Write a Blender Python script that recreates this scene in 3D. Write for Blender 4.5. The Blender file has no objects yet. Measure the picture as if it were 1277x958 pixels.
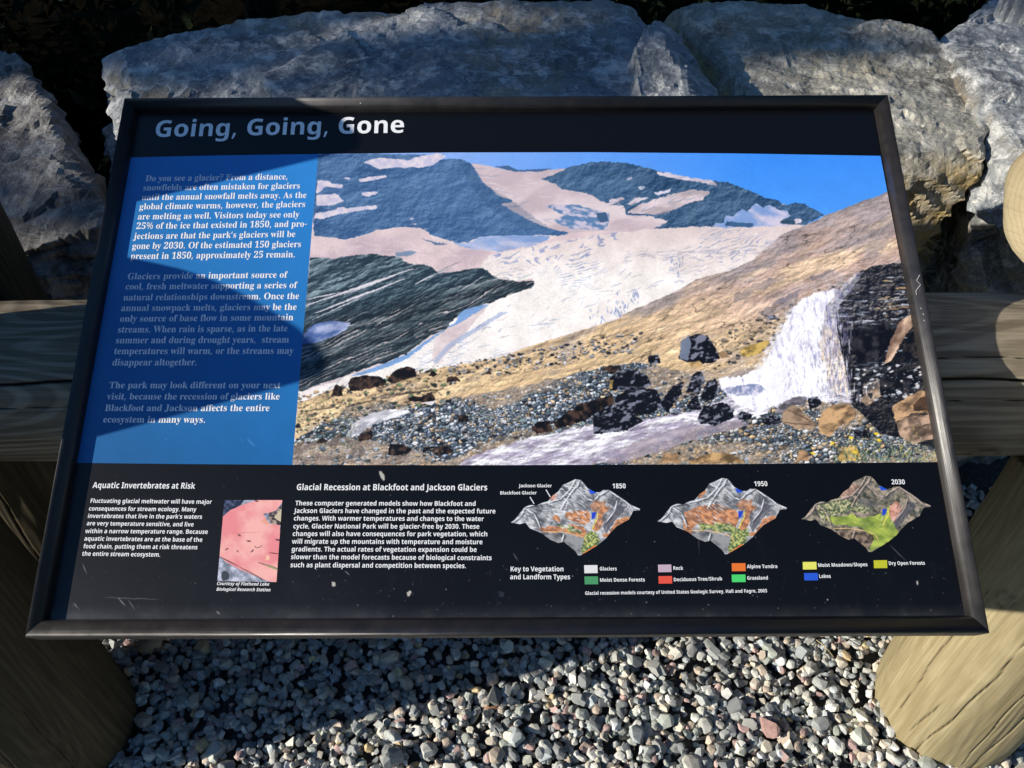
import bpy, bmesh, math, random
import numpy as np
from mathutils import Vector, Matrix

# ------------------------------------------------------------------ camera
S = bpy.context.scene
CX, CY, FP = 638.5, 479.0, 1100.0            # photo centre and focal length in photo pixels
CAM_H, NAD, ROLL = 1.55, 1041.0, 0.00418
_th = math.atan2(FP, NAD)
_R = np.array([1., 0, 0]); _F = np.array([0, math.cos(_th), -math.sin(_th)]); _U = np.array([0, math.sin(_th), math.cos(_th)])
_R2 = _R*math.cos(ROLL) - _U*math.sin(ROLL); _U2 = _R*math.sin(ROLL) + _U*math.cos(ROLL)
CAMM = np.stack([_R2, _U2, -_F], 1)
CAMP = np.array([0, 0, CAM_H])
cam = bpy.data.cameras.new('camera'); camo = bpy.data.objects.new('camera', cam)
S.collection.objects.link(camo); S.camera = camo
m4 = Matrix.Identity(4)
for i in range(3):
    for j in range(3): m4[i][j] = CAMM[i, j]
    m4[i][3] = CAMP[i]
camo.matrix_world = m4
cam.sensor_width = 36; cam.lens = 36*FP/1277; cam.clip_start = 0.05; cam.clip_end = 500

# ------------------------------------------------------------------ sky, sun, exposure
SUN_AZ, SUN_EL = math.radians(75.5), math.radians(21)   # light travels towards this azimuth (from +y towards +x)
w = bpy.data.worlds.new('World'); S.world = w; w.use_nodes = True
nt = w.node_tree; bg = nt.nodes['Background']
sky = nt.nodes.new('ShaderNodeTexSky'); sky.sky_type = 'NISHITA'; sky.sun_disc = False
sky.sun_elevation = SUN_EL; sky.sun_rotation = SUN_AZ + math.pi
sky.altitude = 1500; sky.air_density = 1.0; sky.dust_density = 0.4; sky.ozone_density = 3.0
hs = nt.nodes.new('ShaderNodeHueSaturation'); hs.inputs['Saturation'].default_value = 1.12   # deep mountain-air blue
nt.links.new(sky.outputs[0], hs.inputs['Color']); nt.links.new(hs.outputs[0], bg.inputs[0]); bg.inputs[1].default_value = 0.15
sl = bpy.data.lights.new('sun', 'SUN'); sl.energy = 5.0; sl.angle = math.radians(0.55); sl.color = (1, 0.93, 0.82)
so = bpy.data.objects.new('sun', sl); S.collection.objects.link(so)
TOSUN = Vector((-math.sin(SUN_AZ)*math.cos(SUN_EL), -math.cos(SUN_AZ)*math.cos(SUN_EL), math.sin(SUN_EL)))
so.rotation_euler = TOSUN.to_track_quat('Z', 'Y').to_euler(); so.location = (-4, -1, 4)
S.view_settings.view_transform = 'Standard'; S.view_settings.look = 'None'
S.view_settings.exposure = 0.5; S.view_settings.gamma = 1

# ------------------------------------------------------------------ helpers
def ray(u, v): return CAMM @ np.array([(u-CX)/FP, (CY-v)/FP, -1.0])
def at_z(u, v, z): d = ray(u, v); return CAMP + d*(z-CAM_H)/d[2]
def at_y(u, v, y): d = ray(u, v); return CAMP + d*y/d[1]
def project(p):
    q = (np.asarray(p)-CAMP) @ CAMM
    return CX + FP*q[..., 0]/-q[..., 2], CY - FP*q[..., 1]/-q[..., 2]

def link(o): S.collection.objects.link(o); return o
def tag(o, label=None, cat=None, group=None, kind=None):
    if label: o['label'] = label
    if cat: o['category'] = cat
    if group: o['group'] = group
    if kind: o['kind'] = kind
    return o
def mesh_obj(name, verts, faces, mat=None, parent=None, smooth=False):
    me = bpy.data.meshes.new(name); me.from_pydata([tuple(map(float, v)) for v in verts], [], faces); me.update()
    if mat: me.materials.append(mat)
    if smooth: me.polygons.foreach_set('use_smooth', [True]*len(me.polygons))
    o = link(bpy.data.objects.new(name, me))
    if parent: o.parent = parent
    return o
def fast_mesh(name, V, T, mat=None, parent=None, smooth=False):
    """V (n,3) float array, T (m,3) or (m,4) int array"""
    me = bpy.data.meshes.new(name); k = T.shape[1]
    me.vertices.add(len(V)); me.vertices.foreach_set('co', np.ascontiguousarray(V, dtype=np.float32).ravel())
    me.loops.add(T.size); me.loops.foreach_set('vertex_index', np.ascontiguousarray(T, dtype=np.int32).ravel())
    me.polygons.add(len(T)); me.polygons.foreach_set('loop_start', np.arange(0, T.size, k, dtype=np.int32))
    me.polygons.foreach_set('loop_total', np.full(len(T), k, dtype=np.int32))
    me.polygons.foreach_set('use_smooth', np.full(len(T), smooth, dtype=bool))
    me.update(calc_edges=True); me.validate()
    if mat: me.materials.append(mat)
    o = link(bpy.data.objects.new(name, me))
    if parent: o.parent = parent
    return o
def empty(name, loc, rot=(0, 0, 0)):
    o = link(bpy.data.objects.new(name, None)); o.location = loc; o.rotation_euler = rot
    o.empty_display_size = 0.1
    return o

# numpy value noise ---------------------------------------------------------
def _hash(ix, iy, iz, seed):
    h = (ix.astype(np.int64)*374761393 + iy.astype(np.int64)*668265263 + iz.astype(np.int64)*2147483647 + seed*974634777) & 0xffffffff
    h = ((h ^ (h >> 13))*1274126177) & 0xffffffff
    h = ((h ^ (h >> 16))*2246822519) & 0xffffffff
    return ((h ^ (h >> 15)) & 0xffffff)/float(0xffffff)
def vnoise3(x, y, z, seed=0):
    x0, y0, z0 = np.floor(x), np.floor(y), np.floor(z)
    fx, fy, fz = x-x0, y-y0, z-z0
    fx, fy, fz = fx*fx*(3-2*fx), fy*fy*(3-2*fy), fz*fz*(3-2*fz)
    r = 0
    for a in (0, 1):
        for b in (0, 1):
            for c in (0, 1):
                r = r + _hash(x0+a, y0+b, z0+c, seed)*(fx if a else 1-fx)*(fy if b else 1-fy)*(fz if c else 1-fz)
    return r
def vnoise2(x, y, seed=0):
    x0, y0 = np.floor(x), np.floor(y); fx, fy = x-x0, y-y0
    fx, fy = fx*fx*(3-2*fx), fy*fy*(3-2*fy); zz = np.zeros_like(x0); r = 0
    for a in (0, 1):
        for b in (0, 1):
            r = r + _hash(x0+a, y0+b, zz, seed)*(fx if a else 1-fx)*(fy if b else 1-fy)
    return r
def fbm3(P, f, octv=4, seed=0, gain=.5):
    r = 0; a = 1; t = 0
    for o in range(octv):
        r = r + a*vnoise3(P[:, 0]*f, P[:, 1]*f, P[:, 2]*f, seed+o*17); t += a; a *= gain; f *= 2.03
    return r/t
def fbm2(X, Y, f, octv=4, seed=0, ang=0., st=1., gain=.5):
    c, s = math.cos(ang), math.sin(ang)
    U = (X*c+Y*s)/st; V = -X*s+Y*c; r = 0; a = 1; t = 0
    for o in range(octv):
        r = r + a*vnoise2(U*f+31.7*o, V*f+11.3*o, seed+o*13); t += a; a *= gain; f *= 2.03
    return r/t

# node material helper ------------------------------------------------------
class Mat:
    def __init__(s, name, rough=.7, spec=.3):
        s.m = bpy.data.materials.new(name); s.m.use_nodes = True; s.nt = s.m.node_tree
        s.b = s.nt.nodes['Principled BSDF']; s.b.inputs['Roughness'].default_value = rough
        s.b.inputs['Specular IOR Level'].default_value = spec
    def n(s, t, **kw):
        nd = s.nt.nodes.new(t)
        for k, v in kw.items():
            if k in nd.inputs: nd.inputs[k].default_value = v
            else: setattr(nd, k, v)
        return nd
    def l(s, a, b): s.nt.links.new(a, b)
    def coords(s, scale=(1, 1, 1), rot=(0, 0, 0), kind='Object'):
        t = s.n('ShaderNodeTexCoord'); mp = s.n('ShaderNodeMapping'); s.l(t.outputs[kind], mp.inputs[0])
        mp.inputs['Scale'].default_value = scale; mp.inputs['Rotation'].default_value = rot
        return mp.outputs[0]
    def noise(s, vec, scale, detail=4, rough=.55, dist=0):
        n = s.n('ShaderNodeTexNoise'); n.inputs['Scale'].default_value = scale; n.inputs['Detail'].default_value = detail
        n.inputs['Roughness'].default_value = rough; n.inputs['Distortion'].default_value = dist
        s.l(vec, n.inputs['Vector']); return n.outputs[0]
    def ramp(s, fac, stops, interp='LINEAR'):
        r = s.n('ShaderNodeValToRGB'); r.color_ramp.interpolation = interp; e = r.color_ramp.elements
        while len(e) < len(stops): e.new(0.5)
        for el, (p, c) in zip(e, stops):
            el.position = p; el.color = (*c, 1) if len(c) == 3 else c
        s.l(fac, r.inputs[0]); return r.outputs[0]
    def mix(s, fac, a, b, blend='MIX'):
        m = s.n('ShaderNodeMix'); m.data_type = 'RGBA'; m.blend_type = blend
        for k, v in ((0, fac), (6, a), (7, b)):
            if isinstance(v, (int, float)): m.inputs[k].default_value = v
            elif isinstance(v, tuple): m.inputs[k].default_value = (*v, 1)
            else: s.l(v, m.inputs[k])
        return m.outputs[2]
    def color(s, c):
        if isinstance(c, tuple): s.b.inputs['Base Color'].default_value = (*c, 1)
        else: s.l(c, s.b.inputs['Base Color'])
    def bump(s, h, strength=.4, dist=.004, prev=None):
        b = s.n('ShaderNodeBump'); b.inputs['Strength'].default_value = strength; b.inputs['Distance'].default_value = dist
        s.l(h, b.inputs['Height'])
        if prev: s.l(prev, b.inputs['Normal'])
        s.l(b.outputs[0], s.b.inputs['Normal']); return b.outputs[0]
    def attr(s, name):
        a = s.n('ShaderNodeAttribute'); a.attribute_name = name; return a
def g(v): return ((v/255)/12.92 if v <= 10 else ((v/255+.055)/1.055)**2.4)
def rgb(r, gg, b, k=1.): return (g(r)*k, g(gg)*k, g(b)*k)

# ================================================================== materials
def rock_material(name, base, dark, light, ochre):
    M = Mat(name, .62, .45)
    co = M.coords()
    n1 = M.noise(co, 5, 8, .62, .6); n2 = M.noise(co, 22, 8, .68, .35); n3 = M.noise(co, 90, 5, .7)
    cs = M.coords(scale=(17, 22, 28), rot=(.5, .25, .4)); st = M.noise(cs, 1.0, 8, .72, .1)
    c = M.ramp(n1, [(.30, dark), (.47, base), (.70, tuple(min(1, x*1.35) for x in base))])
    c = M.mix(M.ramp(n2, [(.50, (0, 0, 0)), (.62, (1, 1, 1))]), c, light)
    c = M.mix(M.ramp(st, [(.30, (.75, .75, .75)), (.48, (0, 0, 0))]), c, dark)
    c = M.mix(M.ramp(n3, [(.58, (0, 0, 0)), (.74, (.7, .7, .7))]), c, tuple(min(1, x*1.25) for x in light))
    vn = M.noise(co, 13, 5, .6, .6); c = M.mix(M.ramp(vn, [(.488, (0, 0, 0)), (.5, (.65, .65, .65)), (.512, (0, 0, 0))]), c, light)
    vk = M.noise(co, 8, 6, .62, .2); c = M.mix(M.ramp(vk, [(.494, (0, 0, 0)), (.5, (.8, .8, .8)), (.506, (0, 0, 0))]), c, tuple(x*.5 for x in dark))
    oc = M.attr('ochre').outputs['Fac']
    mm = M.n('ShaderNodeMath', operation='MULTIPLY'); M.l(oc, mm.inputs[0]); M.l(M.ramp(n2, [(.35, (1, 1, 1)), (.62, (.25, .25, .25))]), mm.inputs[1])
    oc2 = M.mix(M.ramp(n2, [(.4, (0, 0, 0)), (.6, (1, 1, 1))]), ochre, tuple(x*.45 for x in ochre))
    c = M.mix(mm.outputs[0], c, oc2)
    M.color(c)
    h = M.n('ShaderNodeMath', operation='ADD'); M.l(n2, h.inputs[0]); M.l(st, h.inputs[1])
    b = M.bump(h.outputs[0], .9, .012); M.bump(n3, .6, .004, b)
    return M.m
rock_m = rock_material('boulder_rock', (.24, .26, .275), (.070, .080, .095), (.62, .62, .59), (.44, .31, .11))
rock_tan_m = rock_material('tan_boulder_rock', (.30, .285, .235), (.10, .095, .083), (.60, .57, .48), (.46, .33, .12))
rock_brown_m = rock_material('brown_boulder_rock', (.17, .16, .15), (.06, .055, .05), (.36, .35, .33), (.26, .19, .10))

def wood_material(name, c_lo, c_hi, c_dark, axis='Z', ring=60, rough=.72, grain=.35):
    M = Mat(name, rough, .25)
    sc = {'Z': (1, 1, .12), 'X': (.12, 1, 1)}[axis]
    sc2 = {'Z': (1, 1, .03), 'X': (.03, 1, 1)}[axis]
    co = M.coords(scale=sc, rot=(.02, .03, 0)); cf = M.coords(scale=sc2)
    off = M.n('ShaderNodeVectorMath', operation='ADD')
    nd = M.n('ShaderNodeTexNoise'); nd.inputs['Scale'].default_value = 7; nd.inputs['Detail'].default_value = 3
    M.l(co, nd.inputs['Vector'])
    scl = M.n('ShaderNodeVectorMath', operation='SCALE'); M.l(nd.outputs[1], scl.inputs[0]); scl.inputs['Scale'].default_value = .05
    M.l(co, off.inputs[0]); M.l(scl.outputs[0], off.inputs[1])
    wv = M.n('ShaderNodeTexWave'); wv.wave_type = 'RINGS'; wv.rings_direction = axis
    wv.inputs['Scale'].default_value = ring; wv.inputs['Distortion'].default_value = 1.5; wv.inputs['Detail'].default_value = 3
    wv.inputs['Detail Scale'].default_value = 1.2
    M.l(off.outputs[0], wv.inputs['Vector'])
    fine = M.noise(cf, 160, 6, .65); broad = M.noise(M.coords(scale=sc), 9, 5, .6)
    c = M.ramp(broad, [(.3, c_lo), (.68, c_hi)])
    # year-ring contours: the grain lines a smooth, stretched noise field leaves where the surface cuts it
    sm = M.noise(M.coords(scale=tuple(v if v == 1 else v*1.6 for v in sc)), 7, 1.2, .4, .3)
    k1 = M.n('ShaderNodeMath', operation='MULTIPLY'); M.l(sm, k1.inputs[0]); k1.inputs[1].default_value = ring*5.
    k2 = M.n('ShaderNodeMath', operation='SINE'); M.l(k1.outputs[0], k2.inputs[0])
    c = M.mix(M.ramp(k2.outputs[0], [(.0, (grain,)*3), (.75, (0, 0, 0))]), c, c_dark)
    c = M.mix(M.ramp(fine, [(.40, (.45, .45, .45)), (.52, (0, 0, 0))]), c, c_dark)
    c = M.mix(M.ramp(fine, [(.54, (0, 0, 0)), (.68, (.45, .45, .45))]), c, tuple(min(1, x*1.35) for x in c_hi))
    ck = M.attr('crack').outputs['Fac']
    c = M.mix(ck, c, tuple(x*.15 for x in c_dark))
    M.color(c)
    b = M.bump(fine, .5, .0015); M.bump(k2.outputs[0], .25, .0012, b)
    return M.m
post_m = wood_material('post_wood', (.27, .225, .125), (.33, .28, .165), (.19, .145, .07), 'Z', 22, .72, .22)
shaded_post_m = wood_material('shaded_post_wood', (.046, .036, .021), (.082, .065, .037), (.021, .016, .009), 'Z', 30)  # post wood darkened to carry the shade the left posts stand in
rail_m = wood_material('rail_wood', (.225, .19, .135), (.37, .315, .225), (.09, .068, .043), 'X', 30, .72, .5)
end_plain_m = wood_material('post_top_wood', (.33, .27, .16), (.44, .36, .22), (.19, .14, .07), 'Z', 40)

def end_grain_material():
    M = Mat('sawn_end_wood', .75, .2); co = M.coords(kind='Object'); sp = M.n('ShaderNodeSeparateXYZ'); M.l(co, sp.inputs[0]); cb = M.n('ShaderNodeCombineXYZ'); M.l(sp.outputs[0], cb.inputs[0]); M.l(sp.outputs[1], cb.inputs[1])
    nz = M.noise(co, 14, 4, .6); ln = M.n('ShaderNodeVectorMath', operation='LENGTH'); M.l(cb.outputs[0], ln.inputs[0])
    a = M.n('ShaderNodeMath', operation='MULTIPLY_ADD'); M.l(nz, a.inputs[0]); a.inputs[1].default_value = .016; M.l(ln.outputs['Value'], a.inputs[2])
    k = M.n('ShaderNodeMath', operation='MULTIPLY'); M.l(a.outputs[0], k.inputs[0]); k.inputs[1].default_value = 1100; sn = M.n('ShaderNodeMath', operation='SINE'); M.l(k.outputs[0], sn.inputs[0])
    br = M.noise(co, 9, 5, .6); c = M.ramp(br, [(.3, (.30, .24, .14)), (.7, (.42, .35, .21))]); c = M.mix(M.ramp(sn.outputs[0], [(.45, (0, 0, 0)), (.95, (.28, .28, .28))]), c, (.20, .14, .07))
    f = M.noise(M.coords(scale=(30, 400, 1), rot=(0, 0, .8)), 1, 3, .6); c = M.mix(M.ramp(f, [(.34, (.25, .25, .25)), (.5, (0, 0, 0))]), c, (.20, .16, .09))
    at = M.n('ShaderNodeMath', operation='ARCTAN2'); M.l(sp.outputs[1], at.inputs[0]); M.l(sp.outputs[0], at.inputs[1])
    M.color(c); M.bump(f, .4, .001); return M.m
end_m = end_grain_material()
def frame_material(name, along):
    """powder coated extrusion; the drawn grooves run along each length"""
    fm = Mat(name, .40, .6); n = fm.noise(fm.coords(), 60, 6, .6); n2 = fm.noise(fm.coords(), 900, 2, .5)
    fm.color(fm.mix(fm.ramp(n2, [(.68, (0, 0, 0)), (.78, (.5, .5, .5))]), fm.ramp(n, [(.35, (.012, .0108, .011)), (.7, (.019, .016, .0158))]), (.11, .10, .10)))
    fm.l(fm.ramp(n, [(.3, (.34,)*3), (.7, (.46,)*3)]), fm.b.inputs['Roughness'])
    gr_ = fm.noise(fm.coords(scale=(1, .01, 1) if along == 'Y' else (.01, 1, 1)), 1500, 1, .5)
    fm.bump(gr_, .45, .0004, fm.bump(n2, .12, .0005)); return fm.m
frame_m, frame_side_m = frame_material('frame_metal', 'X'), frame_material('frame_metal_sides', 'Y')
bm_ = Mat('bracket_steel', .5, .5); bm_.color((.03, .03, .032)); steel_m = bm_.m

# ================================================================== panel geometry
P0 = np.array([-0.48333209, 0.42020002, 0.74334842]); PA = np.array([0.955, 0, 0]); PB = np.array([-0.00372882, 0.59950665, 0.25077256])
PN = np.cross(PA, PB); PN /= np.linalg.norm(PN)
PW, PH = 0.955, float(np.linalg.norm(PB)); EU = PA/PW; EV = np.cross(PN, EU)
FR_T, FR_W, BEV = 0.005, 0.021, 0.006        # frame height over the print, width, inner bevel
# the outer outline seen in the photo is the frame's upper face, FR_T above the print surface
ORG = P0 - PN*FR_T
def on_panel(u, v, h=0.0):
    """photo pixel -> panel coordinates (metres along the width, metres up the slope)"""
    d = ray(u, v); o = ORG + PN*h
    p = CAMP + d*(((o-CAMP) @ PN)/(d @ PN)) - ORG
    return float(p @ EU), float(p @ EV)
root = empty('information_sign', tuple(ORG)); 
root.rotation_mode = 'QUATERNION'
root.rotation_quaternion = Matrix([[EU[0], EV[0], PN[0]], [EU[1], EV[1], PN[1]], [EU[2], EV[2], PN[2]]]).to_quaternion()
tag(root, 'dark framed information sign about vanishing glaciers, tilted on the log rail', 'sign')

def layer(name, quad_px, h, mat, label=None, sub=1, parent=root):
    """a flat printed sheet; its corners are measured in the photo (tl, tr, br, bl)"""
    c = [on_panel(*q, h) for q in quad_px]
    V = [(x, y, h) for x, y in (c[3], c[2], c[1], c[0])]
    o = mesh_obj(name, V, [(0, 1, 2, 3)], mat, parent)
    uv = o.data.uv_layers.new(name='UVMap')
    for i, t in enumerate(((0, 0), (1, 0), (1, 1), (0, 1))): uv.data[i].uv = t
    if label: o['label'] = label
    return o

def flat_mat(name, col, rough=.42, spec=.35):
    M = Mat(name, rough, spec); M.color(col); return M.m
def image_mat(name, arr, rough=.42, spec=.35):
    """arr: (h,w,3) display-referred 0..1, first row = top"""
    h, w_ = arr.shape[:2]
    im = bpy.data.images.new(name, w_, h, alpha=False)
    px = np.ones((h, w_, 4), np.float32); px[..., :3] = np.clip(arr[::-1], 0, 1); im.pixels.foreach_set(px.ravel()); im.update(); im.pack()
    M = Mat(name, rough, spec); t = M.n('ShaderNodeTexImage'); t.image = im; t.interpolation = 'Cubic'
    c = M.n('ShaderNodeTexCoord'); M.l(c.outputs['UV'], t.inputs[0]); M.color(t.outputs[0]); return M.m

# frame: four mitred lengths with a rounded top and a bevel down to the print
def frame_side(p, q, ip, iq, fmat):
    """p,q outer corners; ip,iq unit inward diagonal directions at them (per metre of width)"""
    prof = [(0, -.022), (0, .0050), (.0004, .0072), (.0014, .0088), (.0034, .0098), (.0070, .0104), (.0100, .0103), (.0130, .0100), (.0155, .0096),
            (.0170, .0088), (.0186, .0050), (.0200, .0004), (FR_W, -.006)]
    V = []; 
    for c, d in ((p, ip), (q, iq)):
        for w_, z in prof: w_ *= .89; V.append((c[0]+d[0]*w_, c[1]+d[1]*w_, z))
    n = len(prof); F = [(i, i+n, i+n+1, i+1) for i in range(n-1)]
    F.append(tuple(range(n))[::-1]); F.append(tuple(range(n, 2*n))); F.append((n-1, 2*n-1, n, 0))
    o = mesh_obj('frame_side', V, F, fmat, root)
    bmm = bmesh.new(); bmm.from_mesh(o.data); bmesh.ops.recalc_face_normals(bmm, faces=bmm.faces); bmm.to_mesh(o.data); bmm.free()
    for i in range(1, n-2): o.data.polygons[i].use_smooth = True
    return o
G_ = .00015
C4 = [(0, 0), (PW, 0), (PW, PH), (0, PH)]; D4 = [(1, 1), (-1, 1), (-1, -1), (1, -1)]
for i in range(4):
    a, b = C4[i], C4[(i+1) % 4]; L = math.dist(a, b); t = ((b[0]-a[0])/L*G_, (b[1]-a[1])/L*G_)
    frame_side((a[0]+t[0], a[1]+t[1]), (b[0]-t[0], b[1]-t[1]), D4[i], D4[(i+1) % 4], frame_side_m if i % 2 else frame_m)
# hairline mitre seams come from the 0.3 mm gap; a backing tray closes the underside
def box(name, x0, x1, y0, y1, z0, z1, mat, parent):
    V = [(x, y, z) for z in (z0, z1) for y in (y0, y1) for x in (x0, x1)]
    return mesh_obj(name, V, [(0, 2, 3, 1), (4, 5, 7, 6), (0, 1, 5, 4), (2, 6, 7, 3), (0, 4, 6, 2), (1, 3, 7, 5)], mat, parent)
box('backing_tray', .003, PW-.003, .003, PH-.003, -.020, -.0065, steel_m, root)
for bx in (.17, PW-.17-.05):
    box('mounting_bracket', bx, bx+.05, .30, .46, -.042, -.0205, steel_m, root)

# ================================================================== ground and gravel
gm = Mat('fine_grit', .9, .1); co = gm.coords(); n = gm.noise(co, 160, 5, .7); n2 = gm.noise(co, 3, 4, .5)
gm.color(gm.ramp(n, [(.3, (.035, .035, .035)), (.6, (.11, .11, .105)), (.75, (.2, .19, .18))])); gm.bump(n, 1, .006)
def sheet(name, x0, x1, y0, y1, z, nx, ny, mat, amp=0, f=1, zf=None):
    xs = np.linspace(x0, x1, nx); ys = np.linspace(y0, y1, ny); X, Y = np.meshgrid(xs, ys)
    Z = np.full_like(X, z) + (fbm2(X, Y, f, 4, 5)-.5)*amp
    if zf is not None: Z = Z + zf(X, Y)
    V = np.column_stack([X.ravel(), Y.ravel(), Z.ravel()]); i = np.arange(nx*ny).reshape(ny, nx)
    T = np.column_stack([i[:-1, :-1].ravel(), i[:-1, 1:].ravel(), i[1:, 1:].ravel(), i[1:, :-1].ravel()])
    return fast_mesh(name, V, T, mat, None, True)
soil = Mat('shaded_forest_soil', 1., .0); co = soil.coords(); n = soil.noise(co, 6, 8, .7)
soil.color(soil.ramp(n, [(.35, (.003, .003, .002)), (.7, (.008, .007, .005))])); soil.bump(n, 1, .05)  # near black: the deep forest shade is put into the soil colour
def drop(X, Y):  # the bank falls away behind the boulders
    t = np.clip((Y-1.75)/1.6, 0, 1); return -1.5*t*t*(3-2*t)
o = sheet('ground', -60, 60, -40, 120, -.05, 241, 321, soil.m, .03, 2, drop); tag(o, kind='structure', label='deeply shaded forest soil falling away behind the boulders')
o = sheet('gravel_bed', -4, 4, -3, 1.6, -.012, 161, 93, gm.m, .012, 6); tag(o, kind='structure', label='fine grit under the loose gravel')

stone_m = Mat('gravel_stone', .72, .3); a = stone_m.attr('tint'); co = stone_m.coords(); n = stone_m.noise(co, 260, 5, .65)
stone_m.color(stone_m.mix(stone_m.ramp(n, [(.35, (.3,)*3), (.6, (0, 0, 0))]), a.outputs['Color'], (.14, .14, .14))); stone_m.bump(n, .35, .001)
rng = np.random.default_rng(7)
def stone_shapes(k=26):
    out = []
    for _ in range(k):
        bmm = bmesh.new(); n = int(rng.integers(13, 20)) if _ % 2 else int(rng.integers(26, 40))
        for _i in range(n):
            v = rng.normal(size=3); v /= np.linalg.norm(v); v = np.sign(v)*np.abs(v)**.8; v *= rng.uniform(.86, 1.0)
            bmm.verts.new(tuple(v))
        r = bmesh.ops.convex_hull(bmm, input=bmm.verts)
        bmesh.ops.delete(bmm, geom=[e for e in r['geom_interior'] if isinstance(e, bmesh.types.BMVert)], context='VERTS')
        bmesh.ops.triangulate(bmm, faces=bmm.faces)
        bmm.verts.ensure_lookup_table(); bmm.verts.index_update()
        V = np.array([v.co[:] for v in bmm.verts]); F = np.array([[v.index for v in f.verts] for f in bmm.faces]); bmm.free()
        out.append((V, F))
    return out
SHAPES = stone_shapes()
PAL = np.array([(160, 160, 155), (138, 141, 138), (176, 175, 168), (122, 125, 124), (148, 153, 144), (184, 176, 160), (168, 154, 138), (164, 138, 132), (198, 194, 182), (108, 111, 112), (152, 158, 158), (186, 164, 124)])/255.
PAL = np.where(PAL <= .04045, PAL/12.92, ((PAL+.055)/1.055)**2.4)*1.5
PW_ = np.array([15, 12, 12, 9, 9, 11, 9, 5, 8, 7, 8, 1.6]); PW_ = PW_/PW_.sum()
POSTS = [(-.79, .655), (.775, .675)]
def scatter(n, x0, x1, y0, y1, smin, smax, zmin, zmax):
    P = np.column_stack([rng.uniform(x0, x1, n), rng.uniform(y0, y1, n), rng.uniform(zmin, zmax, n)])
    s = smin + (smax-smin)*rng.beta(1.6, 2.6, n)
    keep = np.ones(n, bool)
    for c in POSTS: keep &= np.hypot(P[:, 0]-c[0], P[:, 1]-c[1]) > .112
    return P[keep], s[keep]
def build_stones(sets):
    VV, TT, CC = [], [], []; nv = 0
    for P, s in sets:
        for p, r in zip(P, s):
            V, F = SHAPES[rng.integers(len(SHAPES))]
            sc = np.array([1, rng.uniform(.6, .95), rng.uniform(.42, .8)])*r
            a, b, c = rng.uniform(0, 6.28), rng.normal(0, .33), rng.normal(0, .33)
            Rz = np.array([[math.cos(a), -math.sin(a), 0], [math.sin(a), math.cos(a), 0], [0, 0, 1]])
            Ry = np.array([[math.cos(b), 0, math.sin(b)], [0, 1, 0], [-math.sin(b), 0, math.cos(b)]])
            Rx = np.array([[1, 0, 0], [0, math.cos(c), -math.sin(c)], [0, math.sin(c), math.cos(c)]])
            W = (V*sc) @ (Rz @ Ry @ Rx).T + p
            VV.append(W); TT.append(F+nv); nv += len(W)
            col = PAL[rng.choice(len(PAL), p=PW_)]*rng.uniform(.62, 1.2)
            CC.append(np.tile(np.append(np.clip(col, 0, .75), 1), (len(W), 1)))
    o = fast_mesh('gravel', np.concatenate(VV), np.concatenate(TT), stone_m.m, None, False)
    at = o.data.color_attributes.new('tint', 'FLOAT_COLOR', 'POINT'); at.data.foreach_set('color', np.concatenate(CC).astype(np.float32).ravel())
    return o
gr = build_stones([scatter(13000, -1.25, 1.35, .36, 1.15, .006, .013, -.007, .004), scatter(7000, -1.2, 1.3, .36, 1.15, .006, .0155, .003, .010),
                   scatter(330, -1.1, 1.2, .38, 1.0, .014, .021, .007, .012), scatter(5200, -3, 3, -.6, .36, .010, .022, -.006, .012)])
tag(gr, 'loose grey angular gravel spread under the sign', 'gravel', kind='stuff')
def lone_stone(label, px, size, tint, rot, flat=.5, seed=3):
    V, F = SHAPES[seed]; p = at_z(*px, .02)
    o = fast_mesh('stone', V*np.array([1, .72, flat])*size, F, None, None, False)
    M = Mat('stone_'+label.split()[0], .7, .3); co = M.coords(); n = M.noise(co, 180, 5, .7)
    M.color(M.mix(M.ramp(n, [(.35, (.6,)*3), (.6, (0, 0, 0))]), tint, tuple(x*.45 for x in tint))); M.bump(n, .4, .001); o.data.materials.append(M.m)
    o.location = p; o.rotation_euler = rot; tag(o, label, 'stone'); return o
lone_stone('flat pinkish red stone lying on the gravel left of the sunlit post', (957, 908), .024, (.40, .25, .22), (.1, -.15, -.7), .42, 5)
lone_stone('large pale angular stone at the lower edge of the gravel', (488, 945), .024, (.33, .34, .33), (.3, .2, .6), .7, 8)
lone_stone('upright grey wedge stone at the shadow edge in the gravel', (617, 868), .021, (.24, .25, .24), (.8, .3, 1.2), .6, 11)

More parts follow.
